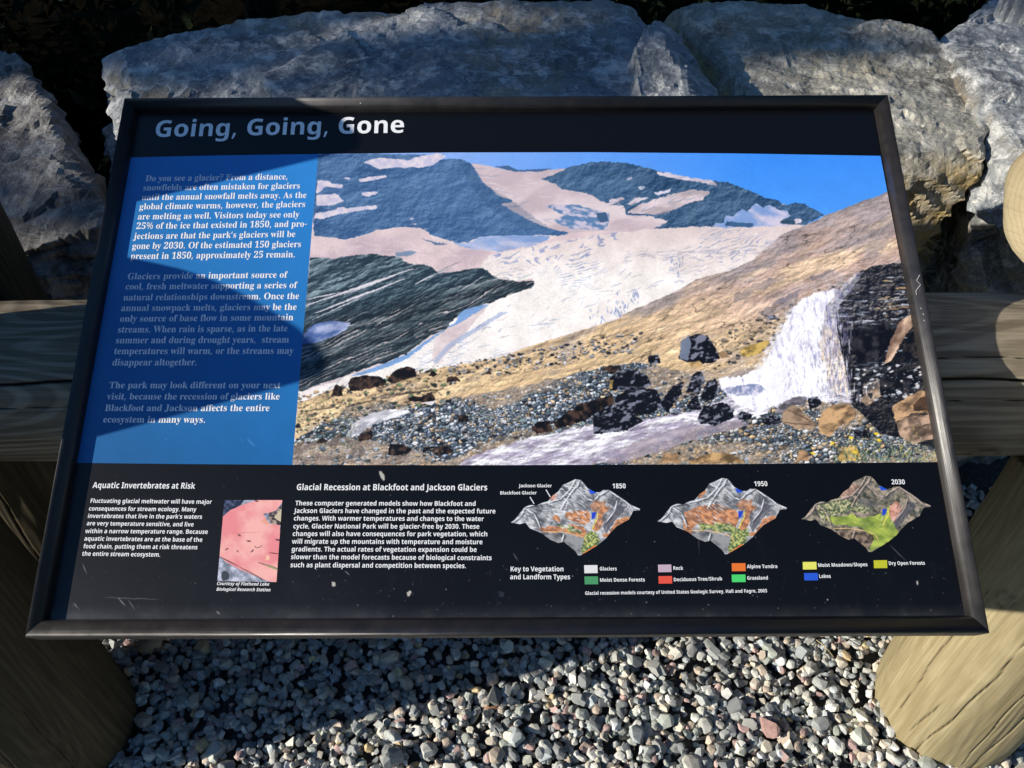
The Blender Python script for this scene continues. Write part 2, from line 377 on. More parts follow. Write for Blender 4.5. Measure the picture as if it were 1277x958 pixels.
# ================================================================== logs
def log(name, length, r, mat, axis, seed, cracks, top_slant=(0, 0), dome=0., taper=0., nl=130, na=420, knots=(), notch=None, top_mat=None):
    """a peeled log along its axis from the origin; returns a mesh object in local axes (z up, or along x)"""
    rs = np.random.default_rng(seed)
    L = np.linspace(0, length, nl); A = np.linspace(0, 2*math.pi, na, endpoint=False); LL, AA = np.meshgrid(L, A, indexing='ij')
    dirs = np.stack([np.cos(AA)*1.5, np.sin(AA)*1.5, LL*2.2], -1).reshape(-1, 3)
    rr = r*(1 - taper*LL/length) + ((fbm3(dirs, 1.0, 4, seed)-.5)*.018).reshape(LL.shape)
    fib = np.stack([np.cos(AA)*r*95, np.sin(AA)*r*95, LL*5], -1).reshape(-1, 3)
    rr = rr + ((fbm3(fib, 1.0, 3, seed+9)-.5)*.0010).reshape(LL.shape)
    crack = np.zeros_like(rr)
    for (a0, l0, l1, wd, dp, drift) in cracks:
        t = np.clip((LL-l0)/(l1-l0), 0, 1); inside = (LL > l0) & (LL < l1)
        ac = a0 + drift*(t-.5) + .035*np.sin(LL*9+a0*7) + .012*np.sin(LL*41+a0)
        d = np.abs((AA-ac+math.pi) % (2*math.pi)-math.pi)*r
        k = np.clip(1-d/(wd*(.35+.65*np.sin(np.pi*t))), 0, 1)*inside
        rr = rr - dp*k; crack = np.maximum(crack, np.clip(k*1.6, 0, 1))
    for (a0, l0, kr) in knots:
        d = np.hypot(((AA-a0+math.pi) % (2*math.pi)-math.pi)*r, (LL-l0)*.75)/kr
        crack = np.maximum(crack, np.clip(1-np.abs(d-1)/.28, 0, 1)*.55); crack = np.maximum(crack, np.clip(1-d/.35, 0, 1)*.8); crack = np.maximum(crack, np.clip(1-np.abs(d-.6)/.12, 0, 1)*.3)
        rr = rr+.0025*np.clip(1-d/1.2, 0, 1)
    X, Y, Z = rr*np.cos(AA), rr*np.sin(AA), LL.copy()
    # slanted, slightly domed top
    tz = top_slant[0]*X + top_slant[1]*Y
    Z = Z + tz*LL/length
    V = np.stack([X, Y, Z], -1).reshape(-1, 3); idx = np.arange(nl*na).reshape(nl, na); nx_ = np.roll(idx, -1, 1)
    T = np.stack([idx[:-1], nx_[:-1], nx_[1:], idx[1:]], -1).reshape(-1, 4)
    if axis == 'X': V = np.column_stack([V[:, 2], V[:, 0], V[:, 1]])
    o = fast_mesh(name, V, T, mat, None, True)
    at = o.data.attributes.new('crack', 'FLOAT', 'POINT'); at.data.foreach_set('value', crack.astype(np.float32).ravel())
    rims = []
    for k in (0, nl-1): rims.append(V[idx[k]])
    return o, rims
def end_cap(rim, mat, parent, flip=False, name='end_grain', bulge=.004):
    c = rim.mean(0); V = [rim]; n = len(rim); nrm = np.cross(rim[n//4]-c, rim[0]-c); nrm /= np.linalg.norm(nrm)
    if flip: nrm = -nrm
    for s in (.985, .94, .8, .6, .4, .2):
        V.append(c+(rim-c)*s + nrm*bulge*(1-s)**.3*np.ones((n, 1)))
    V.append(c[None]+nrm*bulge); V = np.concatenate(V); T = []
    for k in range(6):
        for i in range(n): T.append((k*n+i, k*n+(i+1) % n, (k+1)*n+(i+1) % n, (k+1)*n+i))
    for i in range(n): T.append((6*n+i, 6*n+(i+1) % n, 7*n, 7*n))
    T = [t if t[2] != t[3] else t[:3] for t in T]
    return mesh_obj(name, V, T, mat, parent, True)

# rail
RY, RZ, RR = .783, .736, .1035
rail, rims = log('log_rail', 3.6, RR, rail_m, 'X', 4, [(2.38, .0, 3.6, .0022, .012, .05), (2.66, .0, 1.35, .0013, .005, .1), (2.20, 2.2, 3.5, .0012, .004, .05), (2.62, 2.3, 3.3, .0011, .004, .04)], nl=420, na=420, knots=[(3.49, 2.38, .013), (2.9, .45, .010)])
rail.location = (-1.8, RY, RZ)
for k, rm in enumerate(rims): end_cap(rm, end_m, rail, flip=bool(k))
tag(rail, 'weathered horizontal log rail running behind and under the sign', 'log rail')
def notch(o, gap=.003):
    """cut a saddle for the rail into a post (post vertices inside the rail move out onto its surface)"""
    me = o.data; n = len(me.vertices); V = np.zeros(n*3); me.vertices.foreach_get('co', V); V = V.reshape(-1, 3); L = np.array(o.location)
    W = V+L; dy, dz = W[:, 1]-RY, W[:, 2]-RZ; d = np.hypot(dy, dz); rr = RR+.012
    ins = d < rr; k = rr/np.maximum(d, 1e-4); side = 1 if L[1] > RY else -1
    yn = RY + side*np.sqrt(np.maximum(rr*rr-dz**2, 0)); W[ins, 1] = yn[ins]
    me.vertices.foreach_set('co', (W-L).ravel()); me.update()
def post(x, y, r, h, mat, seed, cracks, slant, label, taper=.04, tilt=(0, 0), cap=None, knots=()):
    o, rims = log('log_post', h+.25, r, mat, 'Z', seed, cracks, slant, .012, taper, knots=knots)
    o.location = (x, y, -.25); o.rotation_euler = (tilt[0], tilt[1], 0)
    notch(o); V = rims[1]
    end_cap(V, cap or end_m, o)
    tag(o, label, 'log post'); return o
post(-.795, .634, .131, 1.046, shaded_post_m, 11, [(4.9, .1, 1.2, .0015, .004, .2), (5.4, .25, .6, .001, .003, .1), (4.4, .2, .5, .001, .003, .1)], (0, -.15), 'dark shaded log post standing in gravel at the lower left', taper=.215)
post(.775, .675, .124, 1.02, post_m, 12, [(4.05, .25, .66, .0016, .006, .12), (4.55, .26, .6, .0014, .005, -.05), (3.5, .3, .7, .0013, .004, .03), (3.85, .28, .46, .0014, .004, .05), (4.8, .25, .9, .002, .006, .05)], (0, -.2), 'sunlit tan log post standing in gravel at the lower right', knots=[(3.69, .715, .012)])
post(-.79, .925, .125, 1.155, shaded_post_m, 13, [(4.8, .5, 1.3, .002, .005, .2)], (0, -.2), 'dark shaded log post behind the left end of the rail')
# a brace log behind the rail whose sawn end looks towards the viewpoint and leans on the boulder beyond
br, rims = log('brace_log', .62, .100, shaded_post_m, 'Z', 14, [(2.0, .1, .6, .002, .005, .1)], (0, .04), taper=-.03)
br.rotation_mode = 'QUATERNION'; br.rotation_quaternion = Vector((-.60, -.66, .46)).to_track_quat('Z', 'Y')
br.location = Vector((.676, .838, .962)) - Vector((-.60, -.66, .46)).normalized()*.62
end_cap(rims[1], end_m, br); end_cap(rims[0], end_m, br, flip=True); tag(br, 'log brace behind the rail at the right edge with pale sunlit sawn end', 'log brace')

# ================================================================== boulders
def boulder(name, top, zt, zb, label, mat, seed, shrink=(.0, .0), z_mid=None, vox=.0075, cell=70, tilt=.22, ochre_fn=None, top_dz=None, cuts=()):
    """top: outline (x,y) counter-clockwise; zt: z or function(x,y); bottom ring at zb"""
    n = len(top); T = np.array(top, float); c = T.mean(0); zf = zt if callable(zt) else (lambda x, y: zt)
    V = []; 
    for k, (s, zz) in enumerate(((0.90, 0), (1.0, -.035), (1.02, -.14), (1.0, -.32))):
        for p in T:
            q = c+(p-c)*s; V.append((q[0]+shrink[0]*(k > 1)*(k-1)*.5, q[1]+shrink[1]*(k > 1)*(k-1)*.5, zf(q[0], q[1])+zz))
    for p in T: q = c+(p-c)*.95; V.append((q[0]+shrink[0]*1.6, q[1]+shrink[1]*1.6, zb))
    F = []
    for k in range(4):
        for i in range(n): j = (i+1) % n; F.append((k*n+j, k*n+i, (k+1)*n+i, (k+1)*n+j))
    F.append(tuple(range(n))); F.append(tuple(range(4*n, 5*n))[::-1])
    o = mesh_obj(name, V, F, mat)
    bmm = bmesh.new(); bmm.from_mesh(o.data); bmesh.ops.triangulate(bmm, faces=bmm.faces); bmesh.ops.recalc_face_normals(bmm, faces=bmm.faces); bmm.to_mesh(o.data); bmm.free()
    md = o.modifiers.new('r', 'REMESH'); md.mode = 'VOXEL'; md.voxel_size = vox
    dg = bpy.context.evaluated_depsgraph_get(); me = bpy.data.meshes.new_from_object(o.evaluated_get(dg)); o.modifiers.clear(); o.data = me
    if not me.materials: me.materials.append(mat)
    nv = len(me.vertices); P = np.zeros(nv*3); me.vertices.foreach_get('co', P); P = P.reshape(-1, 3)
    for it in range(2):                       # soften the moulded edges a little before breaking them up
        N = np.zeros(nv*3); me.vertex_normals.foreach_get('vector', N); N = N.reshape(-1, 3)
        rs = np.random.default_rng(seed+it)
        lo, hi = P.min(0), P.max(0); kc = cell if it == 0 else cell*7
        C = rs.uniform(lo-.03, hi+.03, (kc, 3)); G = rs.normal(0, 1, (kc, 3)); off = rs.normal(0, 1, kc)
        warp = np.column_stack([fbm3(P+i*3.1, 4 if it == 0 else 12, 3, seed+i) for i in range(3)])-.5
        Q = P+warp*(.16 if it == 0 else .05); best = np.full(nv, 1e9); bi = np.zeros(nv, int)
        anis = np.array([.75, 1.0, 1.9])
        for k0 in range(0, kc, 16):
            d = (((Q[:, None, :]-C[None, k0:k0+16])*anis)**2).sum(-1); m = d.argmin(1); dm = d[np.arange(nv), m]; up = dm < best; best[up] = dm[up]; bi[up] = m[up]+k0
        rel = P-C[bi]; a = tilt if it == 0 else tilt*.8
        disp = (rel*G[bi]).sum(1)*a*.55 + off[bi]*(.007 if it == 0 else .0012)
        disp = np.clip(disp, -.05, .045)
        P = P + N*disp[:, None]; me.vertices.foreach_set('co', P.ravel()); me.update()
    N = np.zeros(nv*3); me.vertex_normals.foreach_get('vector', N); N = N.reshape(-1, 3)
    f1 = fbm3(P, 9, 5, seed+3, .55)-.5; rd = 1-np.abs(fbm3(P, 26, 4, seed+5, .55)-.5)*4
    st = P @ np.array([.15, .35, 1.0])*26 + fbm3(P, 3, 3, seed+8)*7; lay = np.abs((st % 1)-.5)*2
    side = 1-np.clip(N[:, 2]*1.3, 0, 1)
    disp = f1*.024 + rd*.0050 + (lay**2-.4)*.010*(side*.95+.04)
    for (a, b, wd, dp) in cuts:              # open cracks given as ground-plan segments
        a = np.array(a); b = np.array(b); t = np.clip(((P[:, :2]-a) @ (b-a))/((b-a) @ (b-a)), 0, 1)
        d = np.linalg.norm(P[:, :2]-(a+t[:, None]*(b-a)) + warp[:, :2]*.06, axis=1); disp -= dp*np.clip(1-d/wd, 0, 1)
    P = P+N*disp[:, None]; me.vertices.foreach_set('co', P.ravel())
    me.polygons.foreach_set('use_smooth', [False]*len(me.polygons)); me.update()
    oc = np.clip(ochre_fn(P, N), 0, 1) if ochre_fn else np.clip((fbm3(P, 4, 4, seed+20)-.56)*4, 0, .5)
    at = me.attributes.new('ochre', 'FLOAT', 'POINT'); at.data.foreach_set('value', oc.astype(np.float32))
    tag(o, label, 'boulder'); return o
def plan(pts, z): return [tuple(at_z(u, v, z)[:2]) for u, v in pts]
ZT = .80
B1 = plan([(165, 235), (130, 150), (116, 95), (116, 55), (165, 38), (260, 20), (360, 10), (480, 4), (640, 0), (790, 0), (845, 45), (878, 88), (905, 125), (925, 195), (700, 205), (400, 208)], ZT)
boulder('boulder', B1, lambda x, y: ZT + .03*(y-1.4), -.1, 'broad blue-grey boulder directly behind the top of the sign', rock_m, 21, (0, -.02), cell=26, tilt=.06)
B2 = plan([(945, 200), (940, 140), (915, 100), (872, 52), (832, 6), (900, -2), (1010, 4), (1100, 28), (1165, 42), (1215, 80), (1245, 125), (1258, 158), (1245, 192), (1100, 200)], ZT-.045)
def och2(P, N): 
    zz = P[:, 2]; b = np.clip((.742-zz)/.025, 0, 1); n = fbm3(P*np.array([1, 1, 2.5]), 5, 4, 77); return b*np.clip(n*5-1.6, 0, 1) + np.clip((n-.6)*3, 0, .3)
boulder('boulder', B2, lambda x, y: ZT-.045 + .02*(y-1.4), -.1, 'sunlit grey boulder right of the sign with ochre stained front face', rock_tan_m, 33, (-.085, -.01), cell=26, tilt=.05, ochre_fn=och2)
B3 = plan([(1262, 200), (1225, 140), (1190, 90), (1160, 42), (1185, 22), (1215, -2), (1260, -30), (1400, -40), (1520, 60), (1500, 230), (1380, 260)], .76)
boulder('boulder', B3, lambda x, y: .76, -.1, 'partly shaded grey boulder at the far upper right', rock_m, 45, (.02, .03), cell=30, tilt=.12,
        ochre_fn=lambda P, N: np.clip((fbm3(P, 5, 4, 12)-.38)*3, 0, .8)*np.clip(1-N[:, 2]*.8, 0, 1))
B4 = plan([(150, 300), (122, 235), (98, 190), (70, 140), (45, 100), (24, 74), (-40, 66), (-160, 66), (-260, 150), (-280, 280), (-150, 320), (0, 320)], .74)
boulder('boulder', B4, lambda x, y: .74 + .10*(y-1.2), -.1, 'brownish grey boulder at the far left with pale top', rock_brown_m, 57, (.01, -.02), cell=34, tilt=.12)

# ================================================================== trees off to the left (their low-sun shade dapples the boulders) and growth behind, darkened to read as deep shade
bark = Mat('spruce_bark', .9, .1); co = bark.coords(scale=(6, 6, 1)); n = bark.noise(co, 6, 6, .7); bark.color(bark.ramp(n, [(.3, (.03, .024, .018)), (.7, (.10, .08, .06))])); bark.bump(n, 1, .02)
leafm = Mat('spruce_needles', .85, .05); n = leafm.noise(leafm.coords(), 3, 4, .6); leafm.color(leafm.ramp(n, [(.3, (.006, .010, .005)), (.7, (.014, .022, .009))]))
def needles(points, radii, per, size, rs):
    """clusters of small three-sided sprigs around the given points"""
    N = len(points)*per; base = np.repeat(points, per, 0) + rs.normal(0, 1, (N, 3))*np.repeat(radii, per)[:, None]*np.array([.6, .6, .38])
    d = rs.normal(0, 1, (N, 3)); d /= np.linalg.norm(d, axis=1)[:, None]; e = np.cross(d, rs.normal(0, 1, (N, 3))); e /= np.linalg.norm(e, axis=1)[:, None]
    s = size*rs.uniform(.6, 1.4, N)[:, None]; V = np.stack([base-e*s*.22, base+e*s*.22, base+d*s], 1).reshape(-1, 3)
    return V, np.arange(N*3).reshape(-1, 3)
def to_nh(p):
    """where a point's shadow line lies: across the sun's path, and its height when carried to the boulders"""
    p = np.asarray(p, float); s = p[..., 0]*math.sin(SUN_AZ)+p[..., 1]*math.cos(SUN_AZ); n = -p[..., 0]*math.cos(SUN_AZ)+p[..., 1]*math.sin(SUN_AZ)
    return n, p[..., 2]+s*math.tan(SUN_EL)
def spruce(x, y, z, h, spread, seed, label, sun_gaps=(), lim=None, branches=150):
    rs = np.random.default_rng(seed); t = empty('spruce_tree', (x, y, z))
    m = 10; L = np.linspace(0, h, 14); V = []
    for l in L:
        r = .16*(1-l/h*.93)*(h/9); 
        for a in np.linspace(0, 2*math.pi, m, endpoint=False): V.append((r*math.cos(a)+.03*math.sin(l), r*math.sin(a), l))
    F = [(k*m+i, k*m+(i+1) % m, (k+1)*m+(i+1) % m, (k+1)*m+i) for k in range(13) for i in range(m)]
    mesh_obj('trunk', V, F, bark.m, t, True)
    pts, rad = [], []
    for b in range(branches):
        hb = h*rs.uniform(.12, .99); a = rs.uniform(0, 2*math.pi); ln = spread*(1-hb/h)**.75*rs.uniform(.6, 1.1)+.15
        for f in np.linspace(.15, 1, 7): pts.append((math.cos(a)*ln*f, math.sin(a)*ln*f, hb-.32*ln*f*f+rs.normal(0, .04))); rad.append(.13+.07*rs.random())
    pts = np.array(pts); rad = np.array(rad)
    W = pts+np.array([x, y, z]); n, hh = to_nh(W); keep = np.ones(len(W), bool)
    V, T = needles(pts, rad, 26, .10, rs)
    if lim is not None:                   # needles cut away so sun reaches the sign and chosen boulder patches
        n, hh = to_nh(V.reshape(-1, 3, 3).mean(1)+np.array([x, y, z])); keep = lim(n, hh)
        for (gn, gh, gr) in sun_gaps: keep &= (np.hypot(n-gn, hh-gh) > gr*(1.15+.5*rs.random(len(n))))
        V = V.reshape(-1, 3, 3)[keep].reshape(-1, 3); T = np.arange(len(V)).reshape(-1, 3)
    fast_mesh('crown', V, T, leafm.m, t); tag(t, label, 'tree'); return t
def gap(u, v, z, r): n, h = to_nh(at_z(u, v, z)); return (float(n), float(h), r)
SUN_GAPS = [gap(500, 35, .8, .05), gap(560, 25, .8, .035), gap(440, 42, .8, .03), gap(130, 130, .8, .045), gap(150, 165, .8, .05), gap(20, 130, .76, .06), gap(60, 150, .76, .05), gap(40, 110, .76, .03),
        gap(300, 105, .8, .022), gap(360, 85, .8, .02), gap(1250, 90, .76, .07), gap(880, 100, .8, .02), gap(1180, 30, .76, .05), gap(960, 40, .755, .03), gap(690, 30, .8, .02), gap(240, 60, .8, .018), gap(820, 70, .8, .018)]
lim = lambda n, h: n > 1.24 + .15*np.clip((h-.99)/.07, 0, 1) + .03*np.sin(h*19) + .02*np.sin(h*47)  # trims the crowns so the sign and right boulder stay sunlit
spruce(-8.2, -.15, -1.4, 12, 2.7, 3, 'tall spruce standing left of the wall beyond the picture', SUN_GAPS, lim, 420)
spruce(-9.6, 2.3, -1.5, 9.5, 2.3, 5, 'spruce with drooping boughs behind the left boulder beyond the picture', SUN_GAPS, lim)
for k, (x, y, h, s) in enumerate(((-4.2, 4.6, 6.5, 1.9), (-1.6, 5.6, 7.5, 2.1), (1.2, 5.2, 6.8, 2.0), (3.9, 5.4, 7.2, 2.1), (-6.8, 4.2, 8, 2.0), (6.4, 4.6, 7.5, 2.1))):
    spruce(x, y, -1.6, h, s, 20+k, ['dark spruce on the bank behind the left boulder', 'dark spruce behind the broad boulder, left of centre', 'dark spruce behind the broad boulder, right of centre',
           'dark spruce on the bank behind the right boulder', 'dark spruce far left on the bank', 'dark spruce far right on the bank'][k], branches=170)
def copy_tree(src, loc, rz, sc, label):
    r = src.copy(); link(r); r['group'] = 'unseen spruces round the clearing'; r.location = loc; r.rotation_euler = (0, 0, rz); r.scale = (sc, sc, sc); r['label'] = label
    for ch in src.children: c = ch.copy(); link(c); c.parent = r
    return r
# unseen spruces added round the viewpoint to block low sky light, open towards the sun
first = spruce(2.5, -6.5, -.05, 11, 3.0, 61, 'unseen tall spruce at the edge of the clearing, added to block low sky light', branches=230); first['group'] = 'unseen spruces round the clearing'
for k, (x, y, sc) in enumerate(((6.2, -4.2, 1.05), (8.2, -.6, 1.0), (8.5, 3.2, 1.1), (-1.0, -7.6, 1.1), (-4.6, -6.8, 1.0), (5.0, -7.4, 1.15), (-7.4, -5.4, .95), (10.5, 1.2, 1.2), (0.6, 9.0, 1.25), (-4.2, 8.4, 1.2), (5.2, 8.6, 1.2))):
    copy_tree(first, (x, y, -.05 if y < 2 else -1.55), k*1.3, sc, 'unseen tall spruce at the edge of the clearing, added to block low sky light')
rs = np.random.default_rng(4); n = 900
pts = np.column_stack([rs.uniform(-4, 4.5, n), rs.uniform(2.2, 5.5, n), np.zeros(n)]); t_ = np.clip((pts[:, 1]-1.75)/1.6, 0, 1); pts[:, 2] = -1.5*t_*t_*(3-2*t_)+rs.uniform(0, .3, n)
V, T = needles(pts, np.full(n, .22), 30, .09, rs); um = Mat('shaded_undergrowth_leaf', .95, .0); um.color((.0035, .0045, .0022))  # leaf colour sunk to near black, standing in for deep shade
o = fast_mesh('undergrowth', V, T, um.m); tag(o, 'deeply shaded low undergrowth covering the bank behind the boulders', 'undergrowth', kind='stuff')

# ================================================================== small things on the ground
lm = Mat('dry_leaf_tissue', .7, .2); n = lm.noise(lm.coords(), 40, 5, .6); lm.color(lm.ramp(n, [(.3, (.20, .14, .09)), (.7, (.36, .28, .19))]))
def leaf(px, size, rz, label):
    c = at_z(*px, .035); O = [(-1, 0), (-.75, .35), (-.6, .28), (-.45, .62), (-.2, .45), (.05, .75), (.25, .45), (.6, .55), (.7, .2), (1, 0), (.7, -.3), (.5, -.6), (.15, -.5), (-.1, -.78), (-.35, -.5), (-.6, -.55), (-.7, -.25)]
    V = [(x*size, y*size, .010*math.sin(x*3)+.004*y) for x, y in O]+[(0, 0, .006)]; k = len(O)
    V += [(x, y, z-.0006) for x, y, z in V]
    F = [(i, (i+1) % k, k) for i in range(k)]+[((i+1) % k+k+1, i+k+1, 2*k+1) for i in range(k)]+[(i, i+k+1, (i+1) % k+k+1, (i+1) % k) for i in range(k)]
    o = mesh_obj('dry_leaf', V, F, lm.m, None, True); o.location = c; o.rotation_euler = (.5, .15, rz); tag(o, label, 'leaf')
leaf((186, 800), .030, .5, 'curled brown dry leaf on the gravel beside the left post')
def twig(px0, px1, z, r, mat, name, label, cat, arcs=.004):
    a, b = at_z(*px0, z), at_z(*px1, z+.004); V = []; K = 7
    for k in range(K):
        p = a+(b-a)*k/(K-1)+np.array([0, 0, arcs*math.sin(math.pi*k/(K-1))])
        d = (b-a)/np.linalg.norm(b-a); s = np.cross(d, [0, 0, 1]); u = np.cross(s, d)
        for q in range(5): an = q*2*math.pi/5; V.append(p+(s*math.cos(an)+u*math.sin(an))*r*(1-.5*k/K))
    F = [(k*5+i, k*5+(i+1) % 5, (k+1)*5+(i+1) % 5, (k+1)*5+i) for k in range(K-1) for i in range(5)]+[tuple(range(5))[::-1], tuple(range((K-1)*5, K*5))]
    o = mesh_obj(name, V, F, mat, None, True); tag(o, label, cat); return o
pn = flat_mat('dry_needle', (.38, .17, .07), .6); sw = flat_mat('dry_straw', (.45, .36, .18), .6)
twig((603, 882), (630, 886), .034, .0009, pn, 'pine_needle', 'orange dry pine needle lying across the gravel, lower of the crossed pair', 'pine needle')
twig((604, 885), (629, 880), .035, .0009, pn, 'pine_needle', 'orange dry pine needle lying across the gravel, upper of the crossed pair', 'pine needle')
twig((1018, 798), (1040, 820), .034, .0009, sw, 'straw', 'pale dry grass stem on gravel just below the sign near the sunlit post', 'straw')
twig((1025, 800), (1031, 822), .034, .0008, sw, 'straw', 'short bent grass stem on gravel crossing the longer one', 'straw')

# ================================================================== printed pictures: painted with numpy in the photo's pixel coordinates, then
# resampled onto the flat print (an axis-aligned rectangle of the panel), so that each print is an ordinary flat picture on the sign
class Paint:
    def __init__(s, x0, y0, x1, y1, k, bg_):
        s.x0, s.y0, s.k = x0, y0, k; s.w, s.h = int((x1-x0)*k), int((y1-y0)*k)
        s.X, s.Y = np.meshgrid(x0+(np.arange(s.w)+.5)/k, y0+(np.arange(s.h)+.5)/k)
        s.a = np.zeros((s.h, s.w, 3)); s.a[:] = np.array(bg_)/255.
    def win(s, x0, y0, x1, y1, pad=3):
        return (slice(max(0, int((y0-pad-s.y0)*s.k)), max(0, min(s.h, int((y1+pad-s.y0)*s.k)+1))), slice(max(0, int((x0-pad-s.x0)*s.k)), max(0, min(s.w, int((x1+pad-s.x0)*s.k)+1))))
    def inside(s, pts, W, warp, freq, seed):
        X, Y = s.X[W], s.Y[W]
        if warp: X, Y = X+(fbm2(X, Y, freq, 3, seed)-.5)*2*warp, Y+(fbm2(X, Y, freq, 3, seed+50)-.5)*2*warp
        m = np.zeros(X.shape, bool); n = len(pts)
        for i in range(n):
            (xa, ya), (xb, yb) = pts[i], pts[(i+1) % n]
            if ya == yb: continue
            c = (Y > ya) != (Y > yb); m ^= c & (X < (xb-xa)*(Y-ya)/(yb-ya)+xa)
        return m
    def col(s, c, W):
        if callable(c): return c(s.X[W], s.Y[W])
        return np.array(c)/255.
    def poly(s, pts, c, warp=0, freq=.12, seed=1, alpha=1., rag=0, ang=-.35):
        xs = [p[0] for p in pts]; ys = [p[1] for p in pts]; W = s.win(min(xs), min(ys), max(xs), max(ys), 3+warp)
        if s.a[W].size == 0: return
        m = s.inside(pts, W, warp, freq, seed)[..., None]*1.
        if rag:                                # ragged natural edge: a softened mask cut by streaky noise
            r = max(2, int(rag*s.k)); b = m[..., 0]
            for ax in (0, 1, 0, 1):
                pad = [(0, 0), (0, 0)]; pad[ax] = (r+1, r); q = np.cumsum(np.pad(b, pad, mode='edge'), axis=ax)
                b = (np.take(q, range(2*r+1, q.shape[ax]), ax)-np.take(q, range(0, q.shape[ax]-2*r-1), ax))/(2*r+1)
            nz = fbm2(s.X[W], s.Y[W], .22, 5, seed+77, ang, 3.2, .62); m = np.clip((b-.5+(nz-.5)*1.15)*7+.5, 0, 1)[..., None]
        m = m*alpha; s.a[W] = s.a[W]*(1-m)+s.col(c, W)*m
    def stroke(s, p, q, w, c, alpha=1., wig=0, seed=0):
        W = s.win(min(p[0], q[0]), min(p[1], q[1]), max(p[0], q[0]), max(p[1], q[1]), w+wig+1)
        if s.a[W].size == 0: return
        X, Y = s.X[W], s.Y[W]
        if wig: Y = Y+(fbm2(X, Y, .15, 2, seed)-.5)*2*wig
        dx, dy = q[0]-p[0], q[1]-p[1]; L2 = dx*dx+dy*dy+1e-9; t = np.clip(((X-p[0])*dx+(Y-p[1])*dy)/L2, 0, 1)
        d = np.hypot(X-p[0]-t*dx, Y-p[1]-t*dy); ww = w*.5*(.35+.65*np.sin(np.pi*np.clip(t, .04, .96)))
        m = np.clip((ww-d)*2+.5, 0, 1)[..., None]*alpha; s.a[W] = s.a[W]*(1-m)+s.col(c, W)*m
    def blob(s, x, y, rx, ry, c, ang=0, rough=.3, seed=0, alpha=1., lit=None, litc=(255, 255, 255)):
        R = max(rx, ry)*(1+rough)+1; W = s.win(x-R, y-R, x+R, y+R)
        if s.a[W].size == 0: return
        X, Y = s.X[W]-x, s.Y[W]-y; ca, sa = math.cos(ang), math.sin(ang); U = (X*ca+Y*sa)/rx; V = (-X*sa+Y*ca)/ry
        th = np.arctan2(V, U); r = 1+rough*(vnoise2(np.cos(th)*1.6+seed*7.3, np.sin(th)*1.6+seed, seed)-.5)*2
        d = np.hypot(U, V)/r; m = np.clip((1-d)*min(rx, ry)*2+.5, 0, 1)[..., None]*alpha
        cc = np.broadcast_to(s.col(c, W), s.a[W].shape).copy()
        if lit is not None:
            l = np.clip((-(V)-.05+.3*U)*1.6, 0, 1)[..., None]*lit; cc = cc*(1-l)+np.array(litc)/255.*l
        s.a[W] = s.a[W]*(1-m)+cc*m
    def resample(s, PX, PY):
        fx = np.clip((PX-s.x0)*s.k-.5, 0, s.w-1.001); fy = np.clip((PY-s.y0)*s.k-.5, 0, s.h-1.001)
        ix, iy = fx.astype(int), fy.astype(int); tx, ty = (fx-ix)[..., None], (fy-iy)[..., None]; A = s.a
        return (A[iy, ix]*(1-tx)+A[iy, ix+1]*tx)*(1-ty)+(A[iy+1, ix]*(1-tx)+A[iy+1, ix+1]*tx)*ty
def T_(c1, c2, f, octv=4, seed=0, ang=0, st=1, lo=.35, hi=.65, gain=.55):
    a, b = np.array(c1)/255., np.array(c2)/255.
    def fn(X, Y):
        t = np.clip((fbm2(X, Y, f, octv, seed, ang, st, gain)-lo)/(hi-lo), 0, 1)[..., None]; return a*(1-t)+b*t
    return fn
def to_albedo(a, k):
    l = np.where(a <= .04045, a/12.92, ((np.maximum(a, 0)+.055)/1.055)**2.4)*k
    return np.where(l <= .0031308, l*12.92, 1.055*np.maximum(l, 1e-9)**(1/2.4)-.055)
def printed(name, outline, h, paint, mat_name, res, k=.86, label=None, rough=.42, spec=.35):
    Q = [on_panel(u, v, h) for u, v in outline]; x0, x1 = min(q[0] for q in Q), max(q[0] for q in Q); y0, y1 = min(q[1] for q in Q), max(q[1] for q in Q)
    W_ = int(res); H_ = max(4, int(res*(y1-y0)/(x1-x0)))
    GX, GY = np.meshgrid(x0+(np.arange(W_)+.5)/W_*(x1-x0), y1-(np.arange(H_)+.5)/H_*(y1-y0))
    P = ORG+GX[..., None]*EU+GY[..., None]*EV+PN*h; PX, PY = project(P)
    arr = to_albedo(paint.resample(PX, PY), k)
    m = image_mat(mat_name, arr, rough, spec)
    o = mesh_obj(name, [(x, y, h) for x, y in Q][::-1], [tuple(range(len(Q)))], m, root)
    uv = o.data.uv_layers.new(name='UVMap')
    for lp in o.data.loops:
        v = o.data.vertices[lp.vertex_index].co; uv.data[lp.index].uv = ((v.x-x0)/(x1-x0), (v.y-y0)/(y1-y0))
    if label: o['label'] = label
    return o

